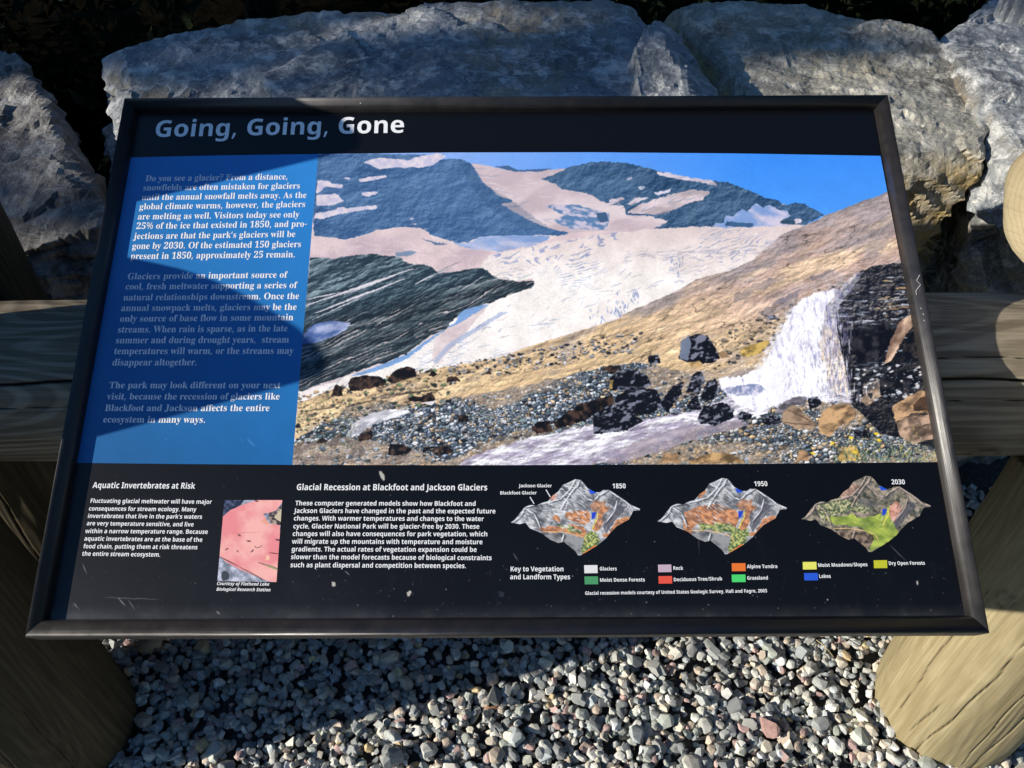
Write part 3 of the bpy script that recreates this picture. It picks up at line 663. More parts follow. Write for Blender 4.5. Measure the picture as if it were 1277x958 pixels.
def relief(X, Y, f, ang=0., st=1., seed=0, octv=5, gain=.6, e=1.1):
    """slope of a noise height field towards the upper left, about -1..1: printed rock relief"""
    return (fbm2(X+e, Y+e, f, octv, seed, ang, st, gain)-fbm2(X, Y, f, octv, seed, ang, st, gain))/(f*e*.45)
def strata(X, Y, slope, thick, seed, warp, gate=.12, along=9.):
    """bedded rock: pale upper lips and dark undersides; returns (lip, shade, tone of the bed)"""
    an = -math.atan(slope); t = (Y+slope*X+(fbm2(X, Y, .018, 4, seed, an, 1.6)-.5)*warp+(fbm2(X, Y, .25, 3, seed+4, an, 4)-.5)*thick*.9)/thick
    k = np.floor(t); fr = t-k; tone = _hash(k, k*0+3, k*0, seed); brk = fbm2(X, Y, gate, 4, seed+8, an, along)
    lip = np.clip(1-fr/.38, 0, 1)*np.clip((brk-.42)*9, 0, 1)*np.clip((tone-.25)*2, .1, 1); sh = np.clip((fr-.62)/.3, 0, 1)
    return lip, sh, tone
def worley(X, Y, f, seed=0, ang=0., st=1.):
    c, s_ = math.cos(ang), math.sin(ang); U = (X*c+Y*s_)*f/st; V = (-X*s_+Y*c)*f; ix, iy = np.floor(U), np.floor(V)
    F1 = np.full(X.shape, 9.); F2 = F1.copy(); ID = np.zeros(X.shape); DU = np.zeros(X.shape); DV = np.zeros(X.shape); z = np.zeros_like(ix)
    for a in (-1, 0, 1):
        for b in (-1, 0, 1):
            cx_, cy_ = ix+a, iy+b; hx_, hy_, hi = _hash(cx_, cy_, z, seed), _hash(cx_, cy_, z+1, seed), _hash(cx_, cy_, z+2, seed)
            du, dv = U-(cx_+.1+.8*hx_), V-(cy_+.1+.8*hy_); d = np.sqrt(du*du+dv*dv)/(.75+.5*hi); n = d < F1
            F2 = np.where(n, F1, np.minimum(F2, d)); F1 = np.where(n, d, F1); ID = np.where(n, hi, ID); DU = np.where(n, du, DU); DV = np.where(n, dv, DV)
    return F1, F2, ID, DU, DV
def stones_tex(f, seed, pal, ang=-.2, st=1.35, dark=(24, 30, 38)):
    pal = np.array(pal)/255.
    def fn(X, Y):
        wx, wy = X+(fbm2(X, Y, .5, 3, seed)-.5)*2.4, Y+(fbm2(X, Y, .5, 3, seed+5)-.5)*2.4
        m = fbm2(X, Y, .045, 4, seed+11, -.25, 2)[..., None]; a_ = one(wx, wy, f, seed, X, Y); b_ = one(wx, wy, f*1.9, seed+20, X, Y); k = np.clip((m-.46)*14, 0, 1); c = a_*(1-k)+b_*k
        t = np.clip((fbm2(X, Y, .03, 4, seed+31, -.25, 3)-.5)*8, 0, 1)[..., None]; tn = np.array([196, 166, 134])/255.*(.75+.5*fbm2(X, Y, .3, 4, seed+33, -.3, 3))[..., None]; return np.clip(c*(1-t*.6)+tn*t*.6, 0, 1)
    def one(wx, wy, f, seed, X, Y):
        F1, F2, ID, DU, DV = worley(wx, wy, f, seed, ang, st); c = pal[np.clip((ID*len(pal)*3.7 % len(pal)).astype(int), 0, len(pal)-1)]
        lit = np.clip(1.0-(DV*1.0+DU*.35)*(.5+1.0*ID), .12, 1.35)+relief(X, Y, .6, 0, 1, seed+2, 3)*.14; gap = (np.clip((F2-F1-.02)*5, 0, 1)*np.clip(.55+ID, 0, 1))[..., None]
        return np.clip(c*lit[..., None]*gap+np.array(dark)/255.*(1-gap), 0, 1)
    return fn
def c5(*p): return [(360+x/3.04, 180+y/3.04) for x, y in p]
def c6(*p): return [(760+x/3.04, 180+y/3.04) for x, y in p]
def c7(*p): return [(360+x/3.04, 380+y/3.04) for x, y in p]
def c8(*p): return [(760+x/3.04, 380+y/3.04) for x, y in p]

def paint_glacier():
    R = random.Random(11)
    P = Paint(356, 186, 1176, 586, 2.3, (90, 150, 235))
    # sky
    def sky_c(X, Y):
        t = np.clip((X-560)/380, 0, 1)[..., None]; u = np.clip((Y-190)/80, 0, 1)[..., None]
        a = np.array([138, 172, 230])/255.*(1-t)+np.array([58, 138, 236])/255.*t; return a*(1-u*.5)+np.array([95, 165, 240])/255.*u*.5
    P.poly([(350, 180), (1180, 180), (1180, 300), (350, 300)], sky_c)
    # upper snowfield
    P.poly([(350, 262), (1000, 262), (1000, 520), (350, 520)], T_((214, 196, 196), (236, 222, 216), .05, 4, 3, -.3, 3))
    snow = T_((196, 176, 180), (222, 205, 205), .05, 4, 3, -.3, 3)
    P.poly(c5((690, 72), (760, 82), (850, 102), (960, 98), (1060, 92), (1277, 100), (1277, 345), (990, 340), (900, 300), (800, 222), (735, 150)), snow, 1)
    P.poly([(760, 205), (1010, 262), (1000, 285), (760, 300), (700, 300)], snow)
    for i in range(60):
        x = R.uniform(600, 790); y = R.uniform(212, 285); P.stroke((x, y), (x+R.uniform(6, 22), y+R.uniform(-1, 5)), R.uniform(.5, 1.4), (170, 165, 190) if i % 2 else (235, 222, 218), .5, .6, i)
    P.poly(c5((980, 232), (1100, 228), (1160, 250), (1215, 262), (1210, 325), (1060, 322), (1000, 290), (1040, 270)), T_((90, 125, 165), (200, 190, 205), .25, 4, 8, .2, 2, .4, .6), 1.5, rag=2)
    P.poly(c5((1165, 262), (1200, 258), (1215, 290), (1180, 296)), (62, 92, 125), 1)
    # right mountain
    def mtn(lo, hi, ang, seed, hz):
        lo, hi = np.array(lo)/255., np.array(hi)/255.
        def fn(X, Y):
            lip, sh, tone = strata(X, Y, -math.tan(ang), 3.6, seed, 40, .1, 7); r = relief(X, Y, .05, ang, 1.5, seed, 6, .66, 1.4)
            k = np.clip(.42+r*.16+lip*.26-sh*.16+(fbm2(X, Y, .07, 5, seed+9, ang, 3, .65)-.5)*.9, 0, 1)[..., None]; c = lo*(1-k)+hi*k
            h = np.clip((fbm2(X, Y, .012, 3, seed+3)-.3)*1.2, 0, 1)[..., None]*hz; return c*(1-h)+np.array([112, 146, 190])/255.*h
        return fn
    rm = mtn((30, 60, 92), (92, 120, 146), -.35, 5, .35)
    P.poly(c5((780, 84), (830, 80), (870, 98), (1000, 92), (960, 104), (850, 104)), (70, 100, 140), .6)
    P.poly([(674, 223)]+c5((1000, 118), (1060, 88), (1150, 68), (1200, 66))+c6((60, 70), (170, 96), (260, 120), (395, 140), (440, 142), (480, 155), (520, 172), (560, 185), (580, 200), (640, 212), (660, 232), (700, 222), (740, 228), (775, 245), (812, 268), (740, 306), (640, 300), (560, 318), (440, 314), (410, 336), (370, 348), (330, 342), (336, 318), (160, 326), (225, 292), (150, 272), (60, 268), (60, 240), (20, 215))+c5((1260, 235), (1200, 222), (1130, 186), (1040, 172), (1010, 150)), rm, 1.2, .3)
    for pl, c in ((c6((170, 98), (260, 118), (395, 140), (412, 160), (330, 142), (240, 128), (190, 118)), (205, 195, 205)),
                  (c6((60, 262), (110, 232), (170, 208), (240, 188), (310, 172), (384, 178), (350, 212), (300, 222), (255, 245), (200, 268), (120, 264)), (214, 196, 198)),
                  (c6((0, 210), (50, 202), (60, 208), (10, 228), (0, 236)), (210, 196, 205)), (c6((170, 186), (240, 165), (228, 180), (180, 196)), (205, 198, 210)),
                  (c6((90, 205), (165, 198), (100, 225), (60, 236)), (214, 200, 205)),
                  (c6((60, 130), (95, 126), (85, 136), (62, 138)), (195, 195, 210)), (c6((110, 162), (140, 158), (130, 172), (112, 176)), (195, 195, 210)),
                  (c6((380, 330), (405, 296), (432, 300), (440, 268), (468, 276), (500, 246), (520, 256), (560, 222), (585, 240), (610, 228), (640, 248), (672, 250), (690, 274), (660, 284), (640, 300), (700, 312), (600, 330), (480, 326)), T_((128, 156, 204), (206, 198, 214), .10, 5, 4, .3, 2.2)),
                  (c6((445, 296), (550, 300), (540, 316), (440, 310)), (58, 92, 128)), (c6((640, 292), (700, 285), (720, 300), (660, 302)), (55, 85, 110)), (c6((700, 286), (730, 282), (724, 300), (705, 300)), (215, 205, 215))):
        P.poly(pl, c if callable(c) else T_(tuple(int(v*.84) for v in c), tuple(min(255, int(v*1.06)) for v in c), .12, 5, 7, -.3, 3), 1.4, .3, rag=1.3)
    for i in range(70):
        x = R.uniform(765, 900); y = 205+(x-765)*.22+R.uniform(2, 45); P.stroke((x, y), (x-R.uniform(5, 22), y+R.uniform(2, 9)), R.uniform(.4, 1.2), (100, 130, 155) if i % 3 else (25, 52, 75), .5, .6, i)
    # left mountain
    P.poly([(390, 192)]+c5((520, 38), (560, 60), (600, 55), (650, 54), (690, 75), (715, 105), (735, 145), (770, 172), (800, 200), (845, 210), (848, 222), (800, 222), (850, 255), (920, 292), (990, 320), (1068, 336), (1050, 346), (950, 346), (880, 350), (700, 360), (680, 374), (640, 374), (540, 345), (500, 320), (440, 314), (400, 318), (330, 327), (280, 345), (215, 361), (150, 352), (95, 347)),
           mtn((46, 80, 122), (100, 132, 168), -.3, 15, .6), 1., .3, rag=1.)
    for i in range(120):
        x = R.uniform(396, 680); y = R.uniform(197, 298); d = R.random()
        if y < 197+(x-585)*.85: continue
        P.stroke((x, y), (x+R.uniform(6, 30), y-R.uniform(-2, 7)), R.uniform(.4, 1.3), ((88, 122, 150) if d < .45 else (34, 66, 104) if d < .9 else (110, 138, 165)), .5, 1, i)
    P.poly(c5((640, 52), (690, 75), (730, 145), (845, 212), (990, 320), (900, 330), (760, 240), (690, 160)), (36, 66, 98), 1.5, .3, 3, .25)
    for pl in (((275, 68), (340, 50), (450, 60), (500, 44), (560, 36), (600, 42), (585, 56), (540, 80), (500, 90), (460, 86), (430, 90), (395, 88), (345, 95), (310, 78)), ((262, 132), (310, 122), (372, 118), (376, 126), (310, 138), (268, 146)),
               ((270, 182), (345, 178), (330, 190), (290, 200)), ((105, 192), (180, 188), (196, 205), (216, 215), (180, 226), (104, 236)), ((98, 262), (200, 244), (330, 230), (338, 242), (240, 256), (130, 282), (96, 284)),
               ((108, 135), (150, 138), (165, 150), (210, 154), (200, 166), (140, 162), (106, 188)), ((440, 304), (492, 297), (480, 306)), ((445, 284), (480, 276), (470, 286)), ((500, 316), (530, 320), (520, 326)), ((200, 128), (240, 124), (230, 134)), ((120, 245), (240, 236), (200, 246)), ((330, 228), (355, 225), (340, 232))):
        P.poly(c5(*pl), T_((196, 190, 210), (222, 210, 214), .2, 3, 9), .8, .4, rag=1.2)
    # lower snow
    P.poly(c5((80, 352), (150, 352), (215, 362), (285, 348), (330, 326), (440, 313), (500, 318), (530, 332), (540, 350), (560, 366), (640, 382), (700, 400), (800, 408), (920, 385), (1010, 352), (1060, 338), (1290, 322), (1290, 530), (930, 520), (780, 520), (700, 480), (600, 500), (470, 470), (330, 425), (180, 435), (75, 430)),
           T_((196, 174, 180), (222, 200, 198), .04, 4, 23, -.2, 3), 1., .3)
    P.poly(c5((400, 412), (470, 402), (488, 410), (450, 425), (410, 428)), (120, 140, 165), 1, .4); P.poly(c5((500, 355), (560, 372), (610, 380), (560, 382)), (95, 120, 150), .8, .4)
    P.poly(c5((608, 372), (680, 376), (722, 350), (860, 345), (990, 346), (985, 362), (920, 386), (800, 408), (700, 398)), T_((132, 158, 202), (180, 186, 212), .1, 4, 4, .1, 3), .8, rag=1.2)
    for i in range(60):
        x = R.uniform(400, 640); y = 300+R.uniform(0, 25); P.stroke((x, y), (x+R.uniform(10, 40), y+R.uniform(-3, 7)), R.uniform(.6, 2), (232, 215, 208) if i % 2 else (185, 165, 175), .3, 1, i)
    # glacier
    def glac(X, Y):
        up = np.clip((Y-288)/60, 0, 1)[..., None]; base = np.array([222, 204, 198])/255.*(1-up)+np.array([246, 238, 230])/255.*up
        lip, sh, tone = strata(X, Y, .36, 4.2, 31, 60, .14, 4.5); patch = np.clip((fbm2(X, Y, .03, 4, 33, -.4, 2)-.44)*6, 0, 1)
        r = relief(X, Y, .11, -.35, 2.4, 35, 5, .62, 1.2); k = (sh*patch*np.clip((fbm2(X, Y, .22, 3, 36, -.4, 2)-.4)*6, 0, 1))[..., None]*.55
        c = base*(1+np.clip(r, -.8, .6)[..., None]*.05); c = c*(1-k)+np.array([128, 140, 178])/255.*k; k = np.clip(k*1.5, 0, .8); c = base*(1-k)+np.array([120, 134, 176])/255.*k; d = (np.clip((.40-fbm2(X, Y, .02, 4, 39, -.4, 3))*5, 0, 1)*.35)[..., None]
        return np.clip(c*(1-d)+np.array([205, 184, 176])/255.*d+((fbm2(X, Y, .8, 2, 9)-.5)*.07)[..., None], 0, 1)
    gl = [(540, 462)]+c5((550, 690), (640, 660), (760, 600), (862, 562), (930, 512), (860, 516), (780, 505), (720, 470), (760, 420), (1000, 370), (1277, 330))+c6((300, 312), (520, 318), (720, 305), (726, 312), (660, 340), (600, 392), (540, 440), (460, 478), (330, 512), (250, 560), (130, 612), (30, 655))+c7((1277, 45), (1100, 100), (900, 162), (780, 205), (600, 236), (540, 252), (480, 262), (350, 300), (160, 325), (35, 376), (35, 330), (160, 300), (230, 268), (350, 232), (450, 190), (520, 140), (640, 66), (760, 0))
    P.poly(gl, glac, .8, .3, rag=1.6)
    P.poly(c7((650, 5), (760, 0), (640, 75), (600, 90), (520, 150), (450, 205), (380, 235), (300, 262), (230, 272), (360, 225), (450, 186), (530, 130), (600, 88), (640, 60)), (105, 150, 205), .8, .3, 5, .85)
    P.poly(c7((800, 30), (830, 28), (700, 110), (620, 160), (560, 225), (548, 215), (600, 150), (700, 90)), (170, 180, 205), 1.2, .3, 5, .8)
    for i in range(230):       # crevasses
        x = R.uniform(560, 960); f = (x-560)/400; yc = 440-f*115; y = yc+R.uniform(-38, 42)
        e = 455-(x-540)*.345
        if y > e-3: continue
        c = R.random(); P.stroke((x, y), (x+R.uniform(4, 20), y-R.uniform(1, 9)), R.uniform(.4, 1.5), (126, 134, 170) if c < .38 else (250, 244, 234) if c < .8 else (170, 150, 150), .55, 1, i)
    for i in range(90):
        x = R.uniform(770, 960); y = 322-(x-770)*.06+R.uniform(-8, 7); P.stroke((x, y), (x+R.uniform(4, 16), y-R.uniform(0, 3)), R.uniform(.5, 1.3), (140, 140, 165), .5, .6, i)
    for cx_, cy_ in ((775, 378), (790, 370), (765, 388), (840, 330), (745, 395)):
        for i in range(14): x = cx_+R.gauss(0, 6); y = cy_+R.gauss(0, 6); P.stroke((x, y), (x+R.uniform(-2, 3), y+R.uniform(2, 7)), R.uniform(.6, 1.6), (95, 120, 170), .7, .5, i)
    # dark layered rock
    dk = c5((80, 428), (180, 432), (240, 420), (320, 414), (430, 432), (450, 450), (540, 462), (570, 490), (640, 484), (700, 472), (742, 468), (782, 505), (860, 522), (935, 514), (925, 545), (862, 562), (760, 602), (660, 630), (630, 660))+c7((600, 88), (520, 130), (450, 186), (350, 225), (230, 262), (160, 288), (35, 332), (30, 200), (55, 60))
    def dark(X, Y):
        low = np.clip((Y-392+(X-380)*.25)/26, 0, 1); la, sa, ta = strata(X, Y, .37, 6.5, 41, 26, .10, 8); lb, sb, tb = strata(X, Y, .46, 4.6, 47, 22, .16, 4)
        lip = la*(1-low)+lb*low; sh = sa*(1-low)+sb*low; r = relief(X, Y, .16, -.4, 2.5, 43, 4, .6)
        k = np.clip(.42+r*.2+(ta-.5)*.6-sh*.4+(fbm2(X, Y, .05, 4, 49, -.4, 3)-.5)*.5, 0, 1)[..., None]; a = np.array([36, 52, 64])/255.*(1-k)+np.array([150, 172, 178])/255.*k
        a = a*(1-.35*low[..., None]); q = np.clip(lip*(.62+.6*low), 0, 1)[..., None]; return np.clip(a*(1-q)+(np.array([176, 190, 192])/255.*(1-low[..., None])+np.array([226, 208, 204])/255.*low[..., None])*q, 0, 1)
    P.poly(dk, dark, 1.6, .3, rag=1.4)
    for a_, b_, w_ in (((65, 612), (470, 472), 2.6), (((100, 640)), (440, 510), 2.4), ((60, 590), (200, 560), 1.6), ((210, 570), (400, 500), 1.5), ((480, 530), (560, 490), 1.8), ((90, 665), (300, 570), 1.2), ((640, 560), (740, 500), 1.)):
        p, q = c5(a_, b_); P.stroke(p, q, w_, (225, 218, 222), .95, .5, 3)
    for i in range(40):
        x = R.uniform(385, 660); y0 = 325 if x < 500 else 335+(x-500)*.08; y = R.uniform(y0, min(455, 480-(x-370)*.42)); L = R.uniform(6, 30)
        if y < y0: continue
        hi = y > 398; c = R.random(); P.stroke((x, y), (x+L, y-L*R.uniform(.36, .52)), R.uniform(.4, 1.8 if hi else 1.2), ((215, 200, 196) if hi and c < .45 else (110, 140, 138) if c < .6 else (12, 22, 32)), .75, .7, i)
    P.poly(c7((55, 118), (75, 90), (110, 70), (180, 62), (240, 70), (215, 95), (190, 112), (120, 140), (52, 152)), T_((70, 96, 150), (168, 176, 208), .14, 5, 6, -.4, 3), 1, .3, rag=1.6)
    # brown slope
    bs = [(1112, 238)]+c6((1060, 178), (1000, 200), (900, 240), (820, 268), (770, 295), (726, 312), (660, 340), (600, 392), (540, 440), (460, 478), (330, 512), (250, 560), (130, 612), (30, 655))+c7((1277, 45), (1100, 100), (900, 162), (780, 205), (600, 236), (540, 252), (480, 262), (350, 300), (160, 322), (35, 376))+[(360, 590), (1180, 590), (1180, 300)]
    def slope(X, Y):
        u = (np.clip((X-740)/200, 0, 1)*np.clip((455-Y)/90, 0, 1))[..., None]; c = np.array([222, 190, 146])/255.*(1-u)+np.array([202, 172, 156])/255.*u
        g1 = np.clip((fbm2(X, Y, .022, 5, 55, -.36, 3, .6)-.47)*7, 0, 1)[..., None]; c = c*(1-g1*.7)+np.array([150, 142, 146])/255.*g1*.7
        w_ = np.clip((fbm2(X, Y, .04, 4, 58, -.36, 5, .6)-.56)*9, 0, 1)[..., None]; c = c*(1-w_*.5)+np.array([236, 206, 160])/255.*w_*.5
        lip, sh, tone = strata(X, Y, .40, 7.5, 52, 50, .08, 9); n = fbm2(X, Y, .05, 4, 61, -.42, 3.4); crk = np.clip(1-np.abs(n-.5)*70, 0, 1)*np.clip((fbm2(X, Y, .06, 2, 62)-.45)*8, 0, 1)
        r = relief(X, Y, .10, -.4, 2.2, 51, 6, .66, 1.2); c = c*(1+np.clip(r, -1, 1)*.09+lip*.10-sh*.14+(fbm2(X, Y, .16, 5, 57, -.38, 5, .65)-.5)*.55)[..., None]
        return np.clip(c*(1-crk[..., None]*.5), 0, 1)
    P.poly(bs, slope, .8, .3, rag=1.2)
    for i in range(150):
        x = R.uniform(640, 1130); top = 395-(x-770)*.38 if x > 770 else 395+(770-x)*.3; y = R.uniform(max(top+5, 250), 465)
        L = R.uniform(5, 42); c = R.random(); P.stroke((x, y), (x+L, y-L*R.uniform(.22, .5)), R.uniform(.4, 1.4), (98, 86, 92) if c < .45 else (130, 120, 125) if c < .62 else (228, 190, 140), .5, 1, i)
    for pl in (((940, 450), (1080, 318), (1085, 340), (1000, 430)), ((480, 560), (600, 510), (680, 500), (560, 560), (470, 600)), ((640, 440), (760, 420), (700, 460)), ((760, 500), (860, 470), (850, 490), (770, 520)), ((560, 640), (700, 560), (730, 540), (700, 600), (600, 668))):
        P.poly(c6(*pl), T_((104, 100, 112), (170, 150, 142), .12, 5, 9, -.4, 3), 5, .12, 9, .6)
    # rubble
    def rub(n, region, smin, smax, seed, ang=-.3, pal=None):
        r = random.Random(seed); pal = pal or [(150, 158, 168), (108, 120, 132), (70, 80, 92), (190, 190, 192), (184, 160, 128), (150, 130, 108), (36, 42, 48), (222, 220, 220), (120, 140, 140), (24, 28, 32)]
        for i in range(n):
            x, y = region(r)
            if x is None: continue
            s_ = smin+(smax-smin)*r.random()**2.2; c = r.choice(pal)
            P.blob(x, y+s_*.35, s_*1.05, s_*.5, (22, 26, 32), ang*.4, .35, i % 37, .7)
            P.blob(x, y, s_, s_*r.uniform(.4, .7), c, ang*r.random(), .4, i % 41, 1., .6, tuple(min(255, int(v*1.35+15)) for v in c))
    def band(r):  # foreground rubble field
        x = r.uniform(362, 1166); y = r.uniform(462, 578)
        if y < 530-(x-362)*.16 and x < 790: return None, None
        if x > 790 and y < 452+(x-790)*.10: return None, None
        return x, y
    P.poly([(362, 555), (440, 505), (560, 500), (700, 468), (800, 450), (900, 480), (1170, 500), (1172, 580), (360, 582)], stones_tex(.27, 61, [(168, 180, 194), (206, 212, 220), (120, 134, 150), (86, 98, 112), (196, 168, 136), (224, 226, 230), (60, 70, 82), (150, 132, 112), (186, 196, 204), (104, 124, 130)]), 6, .06)
    P.poly([(600, 572), (700, 545), (800, 520), (900, 506), (1172, 520), (1172, 580), (600, 582)], stones_tex(.21, 67, [(150, 160, 166), (196, 190, 180), (110, 122, 130), (206, 172, 128), (84, 94, 100), (222, 220, 214), (140, 128, 116)]), 5, .08)
    P.poly([(362, 580), (362, 556), (430, 545), (520, 560), (560, 580)], T_((130, 110, 96), (212, 184, 156), .16, 6, 2, -.2, 4, .35, .62, .65), 4, .1, 2, .7, rag=2)
    rub(1500, band, .8, 3.6, 1)
    for i in range(1800):
        x, y = band(R)
        if x is None: continue
        P.blob(x, y, R.uniform(.35, 1.), R.uniform(.3, .7), R.choice([(232, 234, 240), (206, 214, 226), (26, 32, 40), (40, 50, 60), (128, 148, 168), (196, 170, 136)]), R.random(), .3, i % 13, .85)

    def band2(r): x = r.uniform(880, 1110); return x, 440-(x-880)*.38+r.uniform(-26, 26)
    rub(420, band2, .7, 3., 2, pal=[(150, 128, 104), (120, 108, 98), (190, 162, 126), (70, 66, 66), (44, 42, 44)])
    def band3(r): x = r.uniform(560, 800); return x, 462-(x-560)*.18+r.uniform(-7, 18)
    rub(420, band3, .7, 2.8, 3, pal=[(150, 150, 155), (110, 112, 118), (184, 150, 112), (60, 62, 68), (30, 32, 36), (205, 200, 200)])
    def band4(r): x = r.uniform(372, 560); return x, 500-(x-372)*.2+r.uniform(-10, 36)
    rub(420, band4, .7, 3.2, 4, pal=[(176, 140, 104), (120, 106, 92), (196, 164, 124), (66, 70, 62), (44, 48, 46), (104, 120, 84)])
    P.poly(c7((215, 500), (250, 450), (300, 418), (360, 402), (470, 400), (420, 425), (340, 450), (280, 480), (240, 505)), T_((170, 168, 176), (244, 240, 240), .2, 5, 4, -.4, 3), 2, .2, 4, .95, rag=2)
    P.poly(c7((500, 372), (560, 365), (540, 382)), (230, 225, 225), 1)
    for i in range(150): x = R.uniform(366, 450); y = R.uniform(498, 560); P.stroke((x, y), (x+R.uniform(-3, 3), y-R.uniform(2, 6)), .9, R.choice([(52, 76, 44), (84, 108, 66), (34, 52, 34), (130, 140, 100)]), .7, 0, i)
    # stream
    def water(X, Y):
        t = fbm2(X, Y, .16, 5, 71, -.16, 3.5, .62); k = np.clip((t-.36)*3.4, 0, 1)[..., None]; return np.clip((np.array([158, 148, 166])/255.*(1-k)+np.array([250, 246, 246])/255.*k)*(1+relief(X, Y, .2, -.2, 3, 73, 4)[..., None]*.12), 0, 1)
    P.poly(c7((640, 610), (700, 570), (820, 530), (980, 492), (1150, 455), (1300, 400))+c8((120, 440), (220, 420), (330, 400), (470, 345), (600, 340), (600, 415), (500, 440), (330, 470), (240, 510), (120, 545), (60, 570), (0, 590), (-80, 612))+c7((1000, 612)), water, 2.5, .15, rag=2)
    P.poly(c8((100, 520), (240, 470), (340, 455), (480, 440), (540, 455), (440, 480), (300, 520), (180, 560), (40, 600), (-40, 605)), T_((142, 132, 148), (176, 160, 166), .2, 4, 5, -.2, 3), 3, .1, 5, .8)
    # cliff
    def cliff(X, Y):
        low = np.clip((Y-400)/14, 0, 1); lip, sh, tone = strata(X, Y, .05, 8.5, 81, 16, .12, 3.2); F1, F2, ID, DU, DV = worley(X+(fbm2(X, Y, .2, 3, 4)-.5)*6, Y, .075, 83, 0, 1.2)
        r = relief(X, Y, .14, 0, 1.3, 84, 5, .65); k = np.clip(.22+r*.32+(ID-.5)*.35-sh*.3, 0, 1)[..., None]; a = np.array([20, 21, 28])/255.*(1-k)+np.array([132, 126, 124])/255.*k
        a = a*(1-.30*low[..., None]); q = (np.clip(lip*1.1, 0, 1)*(1-.65*low)*np.clip((fbm2(X, Y, .3, 3, 88)-.35)*5, 0, 1))[..., None]; tan = np.clip((X-1080)/30, 0, 1)[..., None]*np.clip((ID-.4)*4, 0, 1)[..., None]
        return np.clip(a*(1-q)+(np.array([206, 210, 222])/255.*(1-tan)+np.array([210, 182, 140])/255.*tan)*q, 0, 1)
    P.poly(c6((950, 480), (1010, 462), (1115, 445), (1130, 520))+[(1140, 380), (1168, 560), (1100, 540), (1062, 505), (1050, 440), (1036, 380)], cliff, 2.5, .15)
    def cl(r): x = r.uniform(1030, 1150); return x, r.uniform(330, 500)
    def ledges(n, x0, x1, y0, y1, dens, cs, seed):
        r = random.Random(seed)
        for i in range(n):
            x = r.uniform(x0, x1); y = y0+(y1-y0)*round(r.random()*dens)/dens+r.gauss(0, 1.6); P.stroke((x, y), (x+r.uniform(3, 15), y-r.uniform(-1, 2)), r.uniform(.8, 2.6), r.choice(cs), .85, .8, i)
    ledges(60, 1040, 1130, 345, 402, 6, [(182, 186, 196), (215, 215, 222), (120, 126, 136), (30, 34, 44)], 5)
    ledges(20, 1085, 1135, 350, 395, 4, [(196, 164, 120), (150, 126, 96)], 6)
    ledges(70, 1060, 1130, 405, 470, 4, [(80, 90, 104), (150, 158, 170), (20, 24, 30)], 7)
    for pl, c in ((((930, 100), (1060, 60), (1090, 110), (1030, 200), (940, 225), (920, 160)), T_((10, 11, 16), (52, 50, 54), .12, 5, 3, 0, 1, .45, .7)), (((1100, 60), (1140, 40), (1150, 80), (1120, 120), (1070, 210), (1038, 230), (1070, 130)), T_((120, 94, 78), (224, 190, 160), .1, 5, 4, -1., 2.5)),
                  (((1120, 130), (1160, 90), (1180, 200), (1100, 220)), T_((12, 13, 18), (70, 62, 58), .12, 5, 5, 0, 1, .45, .75)), (((1020, 270), (1080, 250), (1160, 262), (1185, 320), (1090, 340), (1030, 350)), T_((14, 15, 20), (86, 80, 78), .1, 5, 6, 0, 1, .42, .75)), (((960, 300), (1020, 275), (1025, 320), (960, 345)), T_((80, 74, 72), (170, 156, 146), .12, 5, 7)),
                  (((945, 360), (1020, 310), (1030, 350), (975, 385)), T_((104, 86, 72), (200, 172, 144), .12, 5, 8))):
        P.poly(c8(*pl), c, 1.6, .2)
    rub(160, lambda r: (r.uniform(1066, 1150), r.uniform(455, 500)), .8, 3.5, 8, pal=[(180, 180, 186), (110, 114, 122), (210, 206, 204), (40, 42, 48)])
    # waterfall
    def fall(X, Y):
        t = fbm2(X, Y, .26, 5, 91, 1.35, 3.4, .62); b = np.clip((X-1020-(Y-340)*.12)/38, 0, 1); k = np.clip((t-.18-.22*b)*4.2, 0, 1)[..., None]
        return np.array([150, 150, 188])/255.*(1-k)+np.array([252, 248, 250])/255.*k
    veil = [(1080, 336), (1069, 340), (1049, 358), (1032, 364), (1012, 368), (1020, 400), (1026, 450), (1030, 500), (1066, 503), (1058, 478), (1050, 445), (1046, 418), (1043, 392), (1052, 374), (1066, 356)]
    P.poly(veil, fall, 3, .2, 3, .5, rag=2.5, ang=1.4)
    P.poly([(1044, 360), (1020, 365), (1004, 371), (990, 384), (979, 402), (968, 425), (957, 447), (945, 462), (918, 470), (893, 473), (903, 486), (918, 504), (945, 514), (985, 500), (1012, 500), (1034, 502), (1030, 470), (1026, 440), (1024, 410), (1030, 385)], fall, 3.2, .2, rag=2.2, ang=1.4)
    for i in range(170):
        x = 1008+28*R.random()+abs(R.gauss(0, 9)); y = R.uniform(368, 498); x += (y-368)*.16; P.stroke((x, y), (x+R.uniform(-1, 2), y+R.uniform(5, 18)), R.uniform(.5, 1.5), R.choice([(250, 248, 255), (198, 196, 226), (150, 150, 190), (236, 232, 246)]), .7, .8, i)
    for i in range(240):   # dark rock glimpsed through the thin side of the fall and at its ragged edges
        x = R.choice([R.gauss(1046, 8), R.gauss(1030, 10)]); y = R.uniform(375, 498); P.stroke((x, y), (x+R.uniform(-1, 3), y+R.uniform(2, 9)), R.uniform(.5, 1.7), R.choice([(84, 84, 110), (52, 54, 70), (120, 112, 140)]), .45, .8, i)
    for i in range(200):
        t = R.random(); x = 990-t*48+R.gauss(0, 3); y = 384+t*86+R.gauss(0, 4); P.blob(x, y, R.uniform(1, 3.2), R.uniform(.8, 2.2), (240, 236, 240), 0, .5, i % 9, .35)
